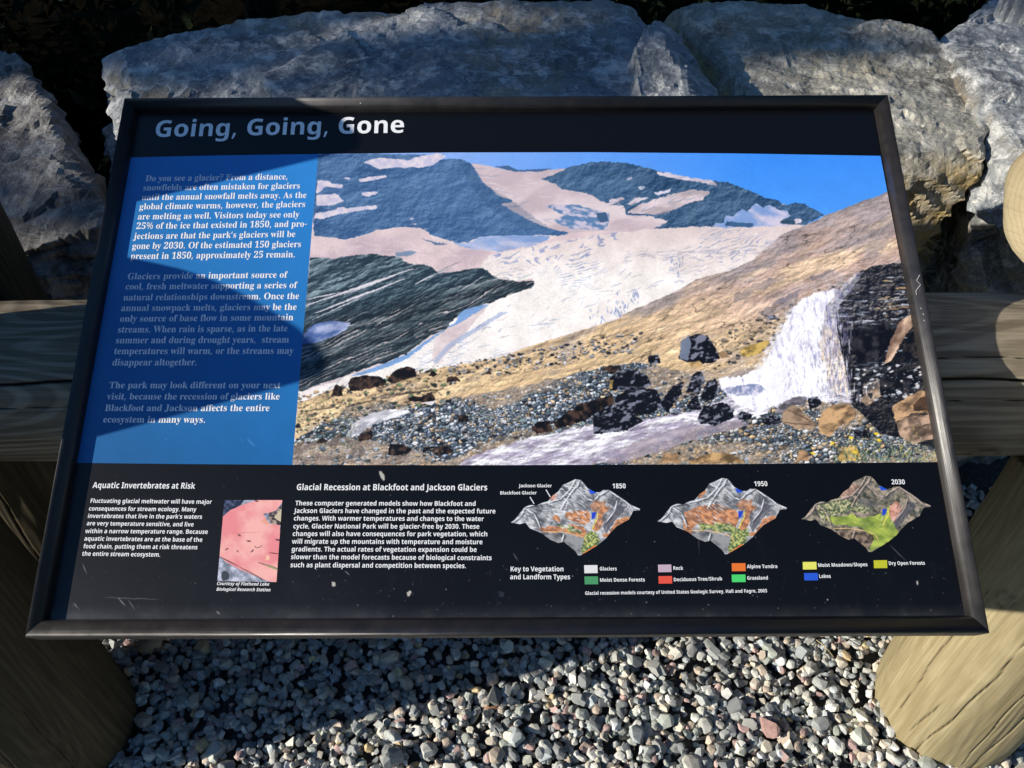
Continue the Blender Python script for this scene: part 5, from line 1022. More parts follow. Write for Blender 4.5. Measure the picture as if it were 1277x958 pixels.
# ================================================================== lettering (outlines stored as plain numbers, flat print)
# one row per letter: style, character code, advance, contour count, then per contour the point count and step by step offsets
GLYPHS = [
0,37,837,5,16,196,278,-63,15,-46,45,-28,72,-10,95,9,95,27,70,45,45,66,14,66,-14,47,-45,29,-70,10,-95,-10,-95,-27,-72,-47,-45,4,180,0,399,719,78,0,-399,-719,12,196,342,59,40,19,123,-19,121,-59,41,-33,-10,-22,-31,-14,-51,-4,-70,4,-71,14,-51,22,-31,16,637,-10,-63,15,-47,45,-28,72,-9,95,8,94,27,71,45,45,67,14,65,-14,47,-45,29,-71,10,-94,-9,-95,-28,-72,-47,-45,12,637,53,58,41,19,123,-19,120,-58,41,-33,-10,-23,-31,-13,-50,-5,-70,5,-72,13,-51,23,-30,
0,44,270,1,7,41,-130,42,190,9,57,94,0,7,-11,-37,-118,-49,-118,
0,45,324,1,4,40,231,0,78,244,0,0,-78,
0,46,270,1,16,134,-14,-23,4,-20,12,-14,21,-4,31,4,32,14,21,20,11,23,4,24,-4,21,-11,14,-21,4,-32,-4,-31,-14,-21,-21,-12,
0,48,563,2,24,282,-10,-82,12,-64,34,-47,56,-31,74,-18,91,-6,105,6,104,18,90,31,73,47,55,64,34,83,11,79,-11,63,-34,46,-55,33,-73,19,-91,6,-104,-6,-105,-19,-90,-33,-74,-47,-56,-63,-34,16,282,55,47,21,27,60,12,96,5,129,-5,128,-12,95,-27,60,-46,20,-47,-20,-27,-60,-14,-95,-5,-128,5,-129,14,-96,27,-60,
0,49,563,1,25,98,0,0,53,82,0,23,4,16,10,9,20,3,32,0,505,-69,-76,-31,-22,-30,-7,-23,5,-19,15,-12,24,-5,30,68,25,41,21,117,84,113,0,2,-632,8,-20,15,-13,26,-5,82,0,0,-53,
0,50,563,1,43,35,0,0,104,205,212,40,52,28,47,18,45,10,47,3,50,-5,50,-16,34,-25,20,-32,7,-44,-11,-28,-33,-16,-54,-5,-76,-52,5,-41,17,-27,31,-9,46,6,35,19,33,31,28,43,22,55,14,68,4,99,-11,73,-33,44,-53,15,-70,-4,-35,-9,-33,-17,-35,-25,-38,-79,-91,-227,-219,235,0,29,4,24,14,19,22,19,61,60,0,-5,-212,
0,51,563,1,70,245,-10,-69,4,-55,13,-41,20,-29,25,-17,28,-6,31,7,34,19,24,28,15,32,5,8,-56,26,-40,40,-24,50,-9,32,4,29,10,26,17,20,28,12,38,5,52,-10,52,-31,42,-49,28,-66,9,-63,0,0,63,67,0,56,10,40,31,24,47,7,60,-5,49,-16,37,-26,23,-36,8,-32,-6,-23,-17,-16,-26,-9,-32,-7,-75,-55,5,-41,16,-26,28,-9,40,14,50,43,41,69,28,97,9,96,-10,74,-32,47,-52,16,-70,-11,-62,-34,-51,-49,-40,-61,-28,41,-10,41,-17,38,-24,32,-31,21,-42,7,-52,-6,-57,-17,-47,-27,-37,-34,-30,-42,-21,-45,-15,-50,-8,
0,53,563,1,51,247,-10,-68,4,-53,14,-39,20,-27,25,-15,28,-5,31,6,31,16,21,26,13,33,4,10,-56,14,-26,21,-20,29,-14,37,-5,32,4,29,11,26,20,19,30,13,42,5,55,-9,65,-27,47,-43,28,-58,9,-64,-6,-48,-12,-47,18,33,348,380,0,6,-183,-58,0,-13,50,-8,12,-13,8,-230,2,-16,-186,48,11,63,4,105,-13,82,-41,53,-67,18,-94,-6,-61,-18,-49,-27,-40,-35,-31,-41,-23,-45,-16,-46,-9,
0,56,563,3,36,275,-10,-76,6,-62,20,-47,31,-34,39,-19,46,-7,51,10,60,31,47,47,39,60,35,-53,37,-39,42,-25,48,-8,55,6,46,17,43,29,38,44,30,60,20,78,6,94,-12,67,-38,40,-56,14,-70,-10,-54,-27,-42,-43,-34,-56,-33,77,-44,52,-47,28,-51,10,-58,-17,-84,-51,-63,-82,-40,18,304,424,32,24,22,27,13,35,4,45,-3,29,-8,26,-13,24,-18,20,-23,13,-29,4,-36,-8,-27,-24,-17,-37,-6,-44,7,-46,22,-35,34,-28,16,280,47,46,9,36,27,23,40,8,50,-9,45,-26,37,-45,34,-67,34,-32,-25,-25,-31,-17,-39,-6,-49,8,-53,23,-42,37,-27,
0,63,437,2,34,141,202,2,63,6,31,10,27,16,26,51,52,61,55,18,22,12,22,7,23,2,28,-7,43,-24,32,-38,19,-53,7,-46,-3,-41,-10,-74,-30,-31,71,89,35,52,11,58,3,84,-11,64,-36,39,-56,13,-73,-4,-42,-11,-35,-17,-30,-53,-56,-64,-56,-36,-44,-13,-43,-1,-45,16,180,-14,-24,4,-21,12,-13,21,-4,31,4,32,13,21,21,11,24,4,24,-4,20,-11,13,-21,5,-32,-5,-31,-13,-21,-20,-12,
0,65,655,2,24,-13,0,0,27,27,5,21,13,19,26,20,41,235,587,27,-1,262,-615,19,-32,20,-18,28,-6,0,-27,-321,0,0,27,61,11,20,31,-16,53,-30,76,-224,0,-43,-125,18,-34,61,-12,0,-27,3,170,241,193,0,-98,238,
0,66,664,3,24,24,0,0,26,43,7,27,15,13,29,5,46,-2,468,-6,28,-11,18,-16,12,-23,7,-31,2,0,25,307,0,198,-39,66,-118,-41,-101,-123,-54,148,-62,50,-112,-18,-83,-53,-62,-86,-39,-114,-13,12,273,378,78,7,44,23,24,43,8,67,-6,59,-17,42,-32,24,-48,8,-27,-4,-15,-10,-7,-19,13,332,36,56,10,37,28,20,48,6,70,-9,72,-26,47,-48,27,-95,9,0,-249,3,-29,10,-19,18,-10,
0,68,743,2,19,30,0,0,26,40,6,24,12,13,25,4,43,0,449,-5,49,-15,29,-27,14,-42,5,0,25,310,0,160,-22,116,-67,71,-107,23,-145,-90,-257,-269,-85,15,333,36,86,19,60,57,35,96,12,136,-48,229,-144,77,-31,-4,-18,-11,-9,-22,-3,-36,0,-469,3,-36,9,-21,18,-11,
0,70,606,1,42,23,0,0,26,44,8,27,16,13,29,5,47,0,436,-5,45,-15,28,-27,15,-44,8,0,25,569,0,0,-203,-24,0,-13,55,-20,43,-29,31,-39,22,-53,12,-112,1,-13,-4,-8,-8,-5,-14,-1,-247,70,8,41,26,27,46,15,69,27,0,0,-343,-26,0,-15,75,-27,49,-42,26,-70,8,2,-246,7,-25,12,-18,20,-11,71,-9,0,-26,
0,71,762,1,51,402,-15,-102,11,-88,33,-72,54,-54,71,-33,88,-12,102,12,98,33,86,53,71,70,54,83,34,94,11,81,-9,114,-35,16,2,22,22,10,20,27,0,0,-237,-26,0,-25,58,-32,49,-37,41,-42,30,-46,19,-47,7,-137,-81,-45,-242,12,-140,39,-101,61,-61,82,-21,49,6,30,16,16,27,6,39,0,84,-5,40,-15,24,-31,13,-50,5,0,24,338,0,0,-24,-42,-5,-24,-12,-12,-24,-4,-40,0,-149,-133,-44,
0,74,496,1,38,163,-98,-46,5,-40,12,-34,21,-26,27,-16,32,-6,35,5,33,16,24,23,16,27,5,30,-5,23,-14,15,-23,5,-29,-3,-22,-21,-48,10,-24,32,-7,32,5,19,18,10,29,4,40,-2,555,-6,26,-12,20,-19,12,-27,8,-37,5,0,25,352,0,0,-25,-56,-12,-16,-12,-10,-18,-5,-27,-1,-456,-55,-173,
0,79,788,2,32,391,-16,-72,7,-66,20,-60,33,-51,43,-43,52,-32,61,-19,68,-7,74,7,72,19,68,32,61,43,53,53,43,60,33,68,20,75,7,72,-7,66,-20,59,-32,52,-42,42,-52,32,-61,20,-69,6,-74,-6,-74,-20,-68,-32,-61,-43,-52,-53,-43,-61,-33,-67,-20,12,397,18,129,81,43,243,-12,139,-36,102,-56,61,-75,21,-129,-81,-43,-242,12,-140,36,-101,57,-62,
0,84,635,1,25,138,0,0,26,46,5,29,15,16,29,5,46,0,529,-82,-11,-54,-34,-37,-55,-18,-74,-27,0,0,207,600,0,0,-208,-26,0,-55,131,-132,44,-8,0,0,-529,5,-47,15,-29,29,-14,48,-5,0,-26,
0,86,642,1,28,318,-19,-268,623,-16,26,-22,18,-33,10,0,25,337,0,0,-25,-40,-3,-27,-7,-15,-13,-5,-20,3,-20,156,-380,134,351,10,47,-5,22,-15,13,-26,7,-38,3,0,25,215,0,0,-25,-28,-4,-23,-13,-19,-25,-20,-42,-228,-593,
0,87,917,1,42,256,-16,-220,636,-13,21,-19,12,-27,5,0,25,294,0,0,-25,-28,-3,-18,-7,-11,-13,-3,-19,2,-25,121,-361,117,299,-34,98,-16,17,-23,9,-34,5,0,25,315,0,0,-25,-52,-10,-18,-30,9,-39,113,-330,109,337,3,23,-4,23,-12,14,-21,8,-31,4,0,25,181,0,0,-25,-26,-9,-18,-17,-30,-63,-193,-585,-27,0,-169,479,-188,-479,
0,97,516,2,46,382,-15,-58,17,-24,50,-73,-49,-84,-16,-47,7,-36,23,-22,35,-8,43,16,60,49,49,83,42,120,39,0,77,-4,36,-14,26,-24,14,-34,5,-49,-8,-17,-24,25,-46,3,-18,-5,-25,-14,-19,-22,-13,-27,-4,-28,5,-21,14,-13,22,-5,28,7,33,18,30,29,24,39,19,47,12,54,5,92,-10,60,-30,33,-50,11,-73,3,-256,5,-6,9,-2,25,11,13,-21,-53,-42,8,227,50,34,11,19,14,18,20,0,159,-90,-46,-31,-82,13,-57,
0,98,541,2,25,64,-17,-2,638,-7,22,-16,10,-27,6,0,24,196,0,0,-265,55,45,68,15,51,-8,44,-22,36,-34,28,-46,17,-56,6,-63,-7,-72,-22,-64,-34,-53,-46,-41,-54,-26,-62,-8,-66,14,-65,43,-77,-59,15,274,21,45,13,29,40,15,68,5,98,-6,80,-15,56,-29,33,-42,11,-22,-4,-21,-12,-17,-18,-8,-23,0,-260,16,-61,
0,99,440,1,36,234,-15,-55,8,-49,23,-42,37,-32,49,-20,58,-7,65,8,69,23,61,36,51,48,39,56,25,62,9,65,-8,48,-24,31,-35,10,-44,-4,-26,-13,-19,-19,-13,-25,-4,-46,18,-15,60,2,23,-10,29,-32,9,-64,-41,-22,-123,10,-97,28,-70,43,-42,57,-15,52,13,49,38,20,-17,-86,-80,
0,100,555,2,31,210,-15,-50,8,-44,23,-36,36,-28,48,-17,57,-6,64,6,72,19,63,29,51,39,39,46,24,51,8,64,-15,51,-43,0,181,-4,27,-12,17,-21,10,-33,4,0,24,215,0,2,-602,6,-20,15,-12,28,-8,0,-25,-89,-8,-107,-23,0,73,-52,-55,17,257,42,23,5,23,15,19,23,12,29,0,249,-8,23,-17,18,-22,13,-26,4,-40,-12,-26,-34,-14,-60,-5,-85,5,-83,13,-59,25,-34,
0,101,451,2,24,231,-15,-55,8,-49,23,-41,37,-31,50,-19,61,-7,72,7,66,20,59,33,48,41,37,50,24,56,8,77,-15,60,-43,38,-69,13,-102,-249,0,32,-139,92,-47,56,17,50,49,22,-20,-86,-93,8,174,288,128,0,-3,89,-9,39,-19,22,-29,7,-51,-35,-17,-105,
0,102,320,1,44,22,0,0,24,23,3,24,14,6,11,4,58,0,305,-55,0,0,50,55,0,0,65,12,71,36,52,58,33,76,11,56,-7,43,-22,26,-31,9,-38,-4,-28,-13,-21,-19,-13,-23,-4,-24,4,-19,11,-12,17,-4,21,3,21,16,42,-6,12,-20,4,-26,-5,-14,-15,-6,-25,-2,-155,83,0,0,-50,-83,0,0,-317,3,-38,12,-22,23,-10,39,-4,0,-24,
0,103,491,3,49,219,-211,-86,7,-61,22,-38,32,-13,38,21,43,61,31,-51,37,-17,46,7,35,21,31,37,28,53,26,-90,61,-30,92,7,45,19,38,32,32,40,24,49,15,56,6,58,-6,56,-16,125,0,0,-54,-73,0,26,-46,9,-51,-6,-42,-17,-36,-27,-31,-36,-23,-44,-14,-94,-3,-24,-4,-20,-10,-13,-16,-5,-19,15,-25,46,-8,122,-4,54,-10,40,-16,26,-25,15,-33,4,-41,-16,-65,-49,-49,-79,-31,16,236,186,30,8,20,25,10,40,3,57,-3,58,-10,40,-20,23,-30,8,-30,-8,-20,-23,-11,-40,-4,-58,4,-57,11,-40,20,-25,13,241,-174,115,19,39,56,-5,23,-16,14,-27,8,-40,3,-162,0,-26,-26,-9,-32,8,-25,24,-21,40,-14,
0,104,571,1,40,27,0,0,24,25,4,15,10,9,18,3,28,0,514,-3,27,-7,19,-16,11,-25,5,0,23,194,0,0,-283,64,58,79,20,98,-41,33,-120,2,-260,8,-18,15,-11,24,-4,0,-24,-242,0,0,24,7,0,32,15,11,45,0,241,-3,36,-6,26,-15,15,-25,5,-44,-14,-38,-40,2,-296,7,-18,15,-11,24,-4,0,-24,
0,105,297,2,16,151,543,-29,5,-25,17,-16,24,-5,30,5,29,16,25,25,17,29,5,30,-5,24,-17,16,-25,6,-29,-6,-30,-17,-24,-24,-17,18,27,0,0,24,26,5,15,9,8,18,3,28,0,294,-3,31,-6,18,-14,9,-26,4,1,25,192,0,2,-408,7,-18,14,-10,24,-5,0,-24,
0,106,314,2,16,159,545,-29,5,-25,17,-16,24,-5,30,5,29,17,25,24,17,29,5,30,-5,25,-17,16,-25,6,-29,-6,-29,-16,-25,-25,-16,33,53,-211,-36,4,-33,11,-28,16,-21,22,-14,25,-5,28,5,26,12,19,20,13,25,4,25,-4,19,-11,13,-18,4,-23,-2,-15,-21,-40,8,-16,22,-5,27,6,15,19,6,30,2,495,-3,32,-9,20,-19,10,-32,4,0,24,206,0,0,-497,-12,-78,-37,-56,-59,-33,
0,107,538,1,40,26,0,0,24,26,5,16,10,8,17,3,28,-2,542,-6,18,-15,10,-26,5,1,24,191,0,0,-430,118,119,19,24,7,21,-13,17,-45,6,0,25,210,0,0,-25,-56,-14,-50,-36,-79,-77,186,-262,21,-20,24,-7,0,-24,-248,0,0,24,34,6,9,17,-11,27,-104,147,-22,-20,2,-144,7,-18,15,-10,24,-5,0,-24,
0,108,299,1,17,27,0,0,24,26,5,15,9,8,18,3,28,-2,541,-6,19,-15,11,-26,4,0,24,193,0,2,-626,7,-18,14,-10,24,-5,0,-24,
0,109,831,1,63,27,0,0,24,25,4,15,10,9,18,3,28,0,296,-3,27,-7,19,-16,11,-25,4,0,24,192,0,0,-68,62,60,74,21,82,-22,43,-64,65,64,81,22,96,-41,33,-120,2,-260,7,-18,15,-11,24,-4,0,-24,-238,0,0,24,24,4,14,11,8,18,3,27,0,241,-3,36,-7,26,-14,15,-25,5,-42,-13,-37,-38,2,-299,7,-18,14,-11,24,-4,0,-24,-235,0,0,24,24,4,14,11,8,18,3,27,0,241,-3,36,-7,25,-14,16,-25,5,-43,-14,-36,-40,2,-295,7,-18,14,-11,23,-5,0,-24,
0,110,571,1,40,27,0,0,24,25,4,15,10,9,18,3,28,0,296,-3,27,-7,19,-16,11,-25,4,0,24,194,0,0,-64,63,57,80,20,98,-41,33,-120,2,-260,8,-18,15,-11,24,-4,0,-24,-242,0,0,24,7,0,32,15,11,45,0,241,-3,36,-6,26,-15,15,-25,5,-44,-14,-38,-40,2,-296,7,-18,15,-11,24,-4,0,-24,
0,111,505,2,24,253,-15,-63,8,-55,24,-45,38,-34,50,-21,60,-7,66,7,67,21,60,34,50,45,38,55,24,62,8,62,-8,54,-24,45,-37,34,-49,21,-60,7,-69,-7,-69,-21,-59,-34,-50,-45,-37,-54,-23,16,253,17,36,10,24,31,8,26,8,87,-4,170,-14,65,-23,32,-35,10,-37,-10,-24,-32,-12,-65,-5,-109,4,-110,13,-64,25,-31,
0,112,557,2,38,26,-209,0,24,20,3,14,6,10,11,6,14,3,55,0,461,-3,38,-6,22,-15,11,-26,6,0,23,186,0,0,-71,55,63,76,22,50,-8,43,-24,36,-37,27,-48,17,-57,6,-65,-6,-70,-17,-62,-28,-51,-37,-39,-45,-25,-52,-8,-66,16,-52,47,1,-170,5,-26,8,-18,14,-10,20,-6,26,-2,0,-25,13,293,42,40,12,26,35,15,60,5,83,-4,81,-13,59,-24,34,-40,11,-42,-16,-34,-48,0,-250,29,-46,
0,114,431,1,40,27,0,0,24,26,5,15,9,8,18,3,28,0,294,-3,31,-6,19,-15,9,-25,3,1,25,188,0,0,-87,28,42,34,32,35,19,34,7,37,-6,26,-16,16,-25,5,-32,-4,-27,-13,-20,-20,-14,-25,-5,-23,4,-16,9,-35,40,-15,4,-21,-7,-19,-21,-15,-32,-4,-42,0,-204,3,-29,11,-17,22,-9,36,-5,0,-24,
0,115,432,1,52,227,-15,-45,6,-72,22,-21,-6,-12,-20,-24,0,0,171,27,0,19,-57,31,-43,38,-27,43,-9,33,5,24,13,15,21,5,27,-13,38,-41,31,-74,37,-46,28,-32,32,-20,36,-7,40,11,59,31,47,50,32,65,11,107,-22,15,6,12,16,20,0,0,-147,-23,0,-21,48,-27,36,-34,21,-37,7,-29,-4,-21,-11,-13,-18,-4,-22,4,-22,12,-18,19,-16,95,-49,45,-27,30,-30,18,-37,6,-48,-11,-65,-33,-50,-51,-32,
0,116,343,1,24,185,-14,-52,7,-34,23,-20,37,-6,54,0,311,-43,0,0,31,102,105,36,44,25,38,24,0,0,-171,94,0,0,-47,-94,0,1,-322,6,-20,11,-12,17,-4,32,13,25,39,24,-13,-60,-85,
0,117,562,1,37,196,-15,-59,10,-39,31,-22,50,-7,69,0,227,-3,30,-7,22,-15,12,-27,5,0,24,196,0,0,-354,3,-24,10,-18,17,-12,22,-4,43,12,35,34,0,273,-3,32,-9,21,-17,12,-30,4,0,24,202,0,2,-389,9,-18,16,-9,27,-5,0,-25,-91,-8,-106,-26,0,75,-29,-31,-35,-24,-40,-15,
0,118,459,1,22,214,-15,-169,415,-12,22,-15,13,-22,5,0,25,250,0,0,-24,-43,-7,-10,-20,2,-12,82,-219,85,225,-14,25,-43,8,0,24,152,0,0,-23,-24,-9,-16,-15,-27,-53,-150,-380,
0,119,652,1,37,183,-15,-165,429,-9,13,-25,13,0,25,224,0,0,-25,-29,-6,-6,-8,0,-28,77,-208,66,163,-23,67,-8,13,-13,6,-20,3,0,23,233,0,0,-25,-31,-7,-11,-19,3,-21,58,-181,74,188,0,25,-8,8,-36,9,0,23,134,0,0,-23,-18,-4,-13,-11,-19,-40,-162,-402,-23,0,-99,310,-124,-310,
0,120,479,1,43,7,0,0,22,44,22,42,41,91,119,-120,191,-28,32,-30,13,0,25,247,0,0,-24,-32,-5,-10,-16,13,-30,51,-82,73,95,4,15,-3,11,-23,10,-25,2,0,24,165,0,0,-21,-42,-20,-43,-43,-84,-105,157,-244,10,-6,15,-3,0,-23,-246,0,0,24,34,5,8,7,3,9,-4,19,-67,107,-61,-79,-14,-23,-5,-18,11,-22,38,-7,0,-22,
0,121,450,1,47,79,-211,-35,6,-29,18,-19,27,-6,34,4,25,13,21,20,16,26,5,24,-4,19,-11,12,-17,3,-40,4,-13,14,-4,19,9,23,28,23,45,17,59,-174,420,-14,18,-11,7,-19,2,0,25,250,0,0,-25,-40,-6,-8,-8,-1,-26,84,-222,78,223,1,10,-4,14,-9,9,-16,5,-24,1,0,25,145,0,0,-25,-19,-5,-14,-14,-27,-57,-171,-462,-24,-46,-25,-32,-26,-20,-30,-11,
1,44,270,1,7,41,-130,42,190,9,57,94,0,7,-11,-37,-118,-49,-118,
1,45,324,1,4,40,231,0,78,244,0,0,-78,
1,46,270,1,16,134,-14,-23,4,-20,12,-14,21,-4,31,4,32,14,21,20,11,23,4,24,-4,21,-11,14,-21,4,-32,-4,-31,-14,-21,-21,-12,
1,47,375,1,4,10,0,268,719,87,0,-268,-719,
1,48,576,2,20,287,-10,-112,24,-78,74,-46,117,-15,155,6,108,18,91,32,73,48,54,64,33,83,11,112,-24,79,-73,46,-117,15,-156,-6,-108,-19,-91,-32,-73,-47,-54,-65,-33,16,287,113,48,15,31,46,16,77,6,109,-6,107,-16,78,-31,47,-48,15,-48,-15,-30,-47,-16,-78,-6,-107,6,-108,16,-77,30,-47,
1,49,576,1,8,264,0,4,559,-52,-49,-83,-67,-74,92,232,184,125,0,0,-719,
1,50,576,1,35,40,0,0,106,269,275,28,36,20,33,11,33,4,34,-6,38,-18,26,-28,16,-36,5,-41,-4,-40,-15,-40,-23,-42,-31,-83,98,66,50,38,21,43,17,50,11,60,3,66,-6,56,-19,45,-31,33,-39,21,-47,7,-52,-6,-57,-18,-51,-29,-49,-39,-49,-201,-194,0,-7,313,0,0,-128,
1,51,576,1,55,246,-10,-111,10,-97,29,0,129,48,-20,49,-15,49,-9,46,-3,69,7,45,21,25,34,8,46,-4,27,-11,23,-21,19,-32,13,-45,8,-115,2,0,117,114,3,43,10,29,15,18,19,10,23,3,27,-6,34,-18,26,-32,16,-47,5,-48,-4,-41,-13,-64,-35,-71,105,46,28,54,22,62,15,73,5,99,-11,77,-33,49,-55,16,-72,-11,-67,-34,-52,-50,-37,-60,-23,0,-3,76,-18,55,-35,34,-49,11,-64,-8,-60,-23,-53,-39,-44,-55,-34,-74,-22,
1,53,576,1,34,243,-10,-55,2,-51,8,-47,12,-41,17,0,131,41,-18,49,-15,51,-10,48,-3,59,7,44,21,27,35,9,51,-36,81,-108,27,-86,-10,-23,-6,-61,33,28,366,390,0,0,-129,-257,0,-13,-141,60,10,93,-6,55,-19,46,-31,35,-42,22,-55,8,-65,-18,-105,-55,-79,-90,-50,
1,56,576,3,39,288,-10,-107,13,-80,38,-49,61,-17,80,10,68,31,52,44,41,53,33,-44,33,-38,40,-25,48,-9,59,8,53,25,43,37,33,48,24,55,15,58,4,60,-4,54,-15,47,-24,37,-33,24,-44,8,-53,-9,-59,-28,-47,-41,-38,-51,-31,73,-47,31,-29,25,-34,17,-38,5,-46,-8,-55,-24,-48,-38,-40,-50,-29,-62,-18,15,288,443,61,39,19,27,7,35,-6,31,-19,23,-28,15,-35,5,-34,-5,-28,-15,-18,-23,-7,-31,7,-34,20,-26,28,-22,16,286,102,49,6,36,18,21,28,7,36,-4,26,-12,22,-40,38,-62,37,-42,-24,-33,-27,-22,-32,-8,-39,7,-35,21,-29,34,-19,
1,57,576,2,38,130,-9,-47,6,0,122,86,-10,80,7,59,22,41,34,28,45,16,54,7,62,-6,0,-25,-32,-31,-27,-43,-18,-60,-6,-83,15,-64,44,-42,72,-14,97,17,104,49,79,78,50,101,16,70,-8,63,-25,53,-43,42,-61,26,-80,9,-98,-2,-61,-7,-61,-13,-60,-19,-55,-27,-51,-36,-45,-47,-37,-57,-28,-70,-18,20,277,367,32,3,27,12,22,17,17,21,10,23,4,23,-3,33,-9,33,-15,29,-22,24,-27,15,-33,5,-40,-7,-32,-23,-22,-39,-7,-56,6,-47,18,-36,31,-23,
1,65,695,2,8,0,0,254,722,186,0,255,-722,-164,0,-52,171,-262,0,-53,-171,4,255,299,187,0,-94,311,-42,-144,
1,66,677,3,22,91,0,0,719,223,0,127,-10,91,-30,55,-56,18,-86,-7,-57,-21,-47,-35,-34,-47,-17,0,-5,34,-10,31,-15,26,-23,20,-30,13,-40,5,-50,-18,-88,-53,-66,-84,-41,-109,-14,11,243,434,88,0,57,5,36,16,19,26,6,36,-7,35,-23,24,-39,14,-57,4,-80,0,11,243,126,100,0,58,7,37,20,21,31,6,40,-7,36,-20,29,-39,18,-62,6,-94,0,
1,68,745,2,13,91,0,0,719,225,0,106,-10,90,-30,74,-50,55,-68,35,-88,11,-106,-26,-160,-77,-115,-124,-69,-166,-23,9,243,126,65,0,166,59,55,178,-13,104,-40,71,-64,42,-88,14,-81,0,
1,70,553,1,10,91,0,0,719,412,0,0,-125,-262,0,0,-185,244,0,0,-125,-244,0,0,-284,
1,71,729,1,39,393,-10,-143,24,-105,71,-65,116,-22,160,11,105,33,90,54,73,74,55,93,34,111,11,57,-3,56,-9,53,-14,48,-18,-51,-122,-35,16,-83,21,-46,2,-62,-7,-53,-23,-43,-36,-33,-49,-20,-60,-6,-69,4,-67,15,-58,24,-49,36,-36,48,-23,60,-8,97,10,0,150,-136,0,0,127,285,0,0,-373,-118,-30,-65,-8,
1,72,771,1,12,91,0,0,719,152,0,0,-282,285,0,0,282,152,0,0,-719,-152,0,0,310,-285,0,0,-310,
1,73,392,1,12,32,0,0,87,88,40,0,465,-88,41,0,86,328,0,0,-86,-88,-41,0,-465,88,-40,0,-87,
1,74,333,1,17,15,-212,-90,12,0,126,72,-10,48,10,19,15,15,24,9,34,3,46,0,674,152,0,0,-673,-7,-83,-22,-66,-34,-49,-46,-34,-55,-19,
1,75,669,1,13,91,0,0,719,152,0,0,-329,60,84,195,245,169,0,-251,-318,253,-401,-173,0,-189,303,-64,-46,0,-257,
1,76,569,1,6,91,0,0,719,152,0,0,-593,292,0,0,-126,
1,77,950,1,17,91,0,0,719,207,0,170,-550,3,0,181,550,207,0,0,-719,-142,0,7,563,-4,0,-185,-563,-140,0,-173,564,-4,0,9,-230,0,-334,
1,78,819,1,14,91,0,0,719,192,0,312,-539,3,0,-7,199,0,340,137,0,0,-719,-193,0,-313,544,-4,0,9,-206,0,-338,
1,79,802,2,24,401,-10,-107,12,-86,34,-66,56,-47,74,-27,91,-10,105,10,104,27,90,47,73,66,56,87,34,107,11,106,-11,86,-34,66,-56,47,-73,27,-91,9,-104,-9,-105,-27,-90,-47,-74,-66,-56,-86,-34,16,401,118,84,16,56,49,32,77,10,101,-10,101,-32,77,-56,48,-83,16,-83,-16,-57,-48,-33,-77,-10,-101,10,-101,33,-77,56,-49,
1,80,633,2,15,91,0,0,719,229,0,121,-15,82,-45,48,-71,16,-93,-6,-61,-20,-57,-35,-49,-52,-39,-72,-25,-94,-8,-65,0,0,-256,9,243,381,50,0,58,6,44,19,29,34,9,50,-30,78,-91,26,-69,0,
1,82,665,2,18,91,0,0,719,209,0,128,-13,89,-40,53,-67,17,-95,-4,-47,-14,-39,-22,-34,-28,-29,-32,-23,-34,-19,212,-313,-169,0,-172,276,-81,0,0,-276,10,243,400,49,0,65,6,43,19,25,31,8,44,-9,44,-26,29,-44,16,-111,5,
1,83,555,1,46,250,-10,-108,11,-96,32,0,142,107,-41,54,-13,55,-5,48,5,32,17,18,24,6,30,-10,37,-31,29,-154,80,-56,42,-24,27,-19,33,-13,39,-5,46,17,86,49,64,77,41,101,13,55,-3,52,-10,107,-37,-50,-119,-88,31,-40,9,-41,2,-38,-5,-28,-15,-18,-23,-6,-29,9,-34,26,-27,42,-25,111,-55,43,-28,34,-31,26,-36,15,-43,6,-52,-17,-86,-52,-66,-84,-43,
1,84,583,1,8,216,0,0,592,-196,0,0,127,543,0,0,-127,-195,0,0,-592,
1,85,762,1,24,378,-10,-126,18,-92,55,-56,85,-18,108,0,463,152,0,0,-440,9,-76,27,-49,45,-27,63,-9,64,10,44,29,25,51,9,72,0,439,152,0,0,-465,-8,-71,-25,-64,-41,-53,-58,-41,-74,-26,
1,86,655,1,9,244,0,-244,719,154,0,169,-561,4,-25,38,158,136,428,154,0,-245,-719,
1,87,974,1,17,183,0,-183,719,150,0,127,-581,33,178,105,403,144,0,123,-487,15,-94,35,188,92,393,150,0,-183,-719,-173,0,-131,546,-34,-169,-96,-377,
1,97,608,2,34,213,-10,-68,11,-54,32,-37,54,-12,77,16,76,46,54,77,32,107,13,96,4,0,24,-6,37,-17,26,-27,15,-36,5,-40,-3,-38,-8,-77,-29,-49,102,46,20,52,16,55,10,57,3,98,-12,72,-36,44,-60,15,-86,0,-367,-105,0,-29,75,-4,0,-36,-39,-39,-26,-46,-15,14,269,100,45,7,37,21,25,35,8,47,0,45,-59,-2,-61,-8,-39,-18,-22,-28,-7,-36,5,-29,16,-20,23,-11,
1,98,638,2,23,381,-10,-54,5,-41,17,-32,23,-25,25,-10,0,-26,-60,-114,0,0,766,150,0,-6,-287,6,0,26,31,33,26,43,18,54,6,84,-18,66,-54,43,-89,14,-123,-14,-124,-44,-90,-68,-54,16,338,112,42,11,32,32,20,52,7,71,-7,71,-20,50,-33,31,-43,10,-49,-9,-33,-27,-18,-46,-7,-81,6,-70,17,-52,34,-32,
1,99,518,1,32,302,-10,-109,17,-81,51,-50,87,-17,127,9,91,26,73,41,55,54,39,65,23,75,7,53,-3,46,-8,73,-26,-45,-116,-66,23,-30,7,-31,2,-87,-41,-30,-125,8,-72,23,-50,37,-29,49,-10,45,3,39,9,36,15,34,20,0,-128,-35,-19,-37,-13,-42,-7,
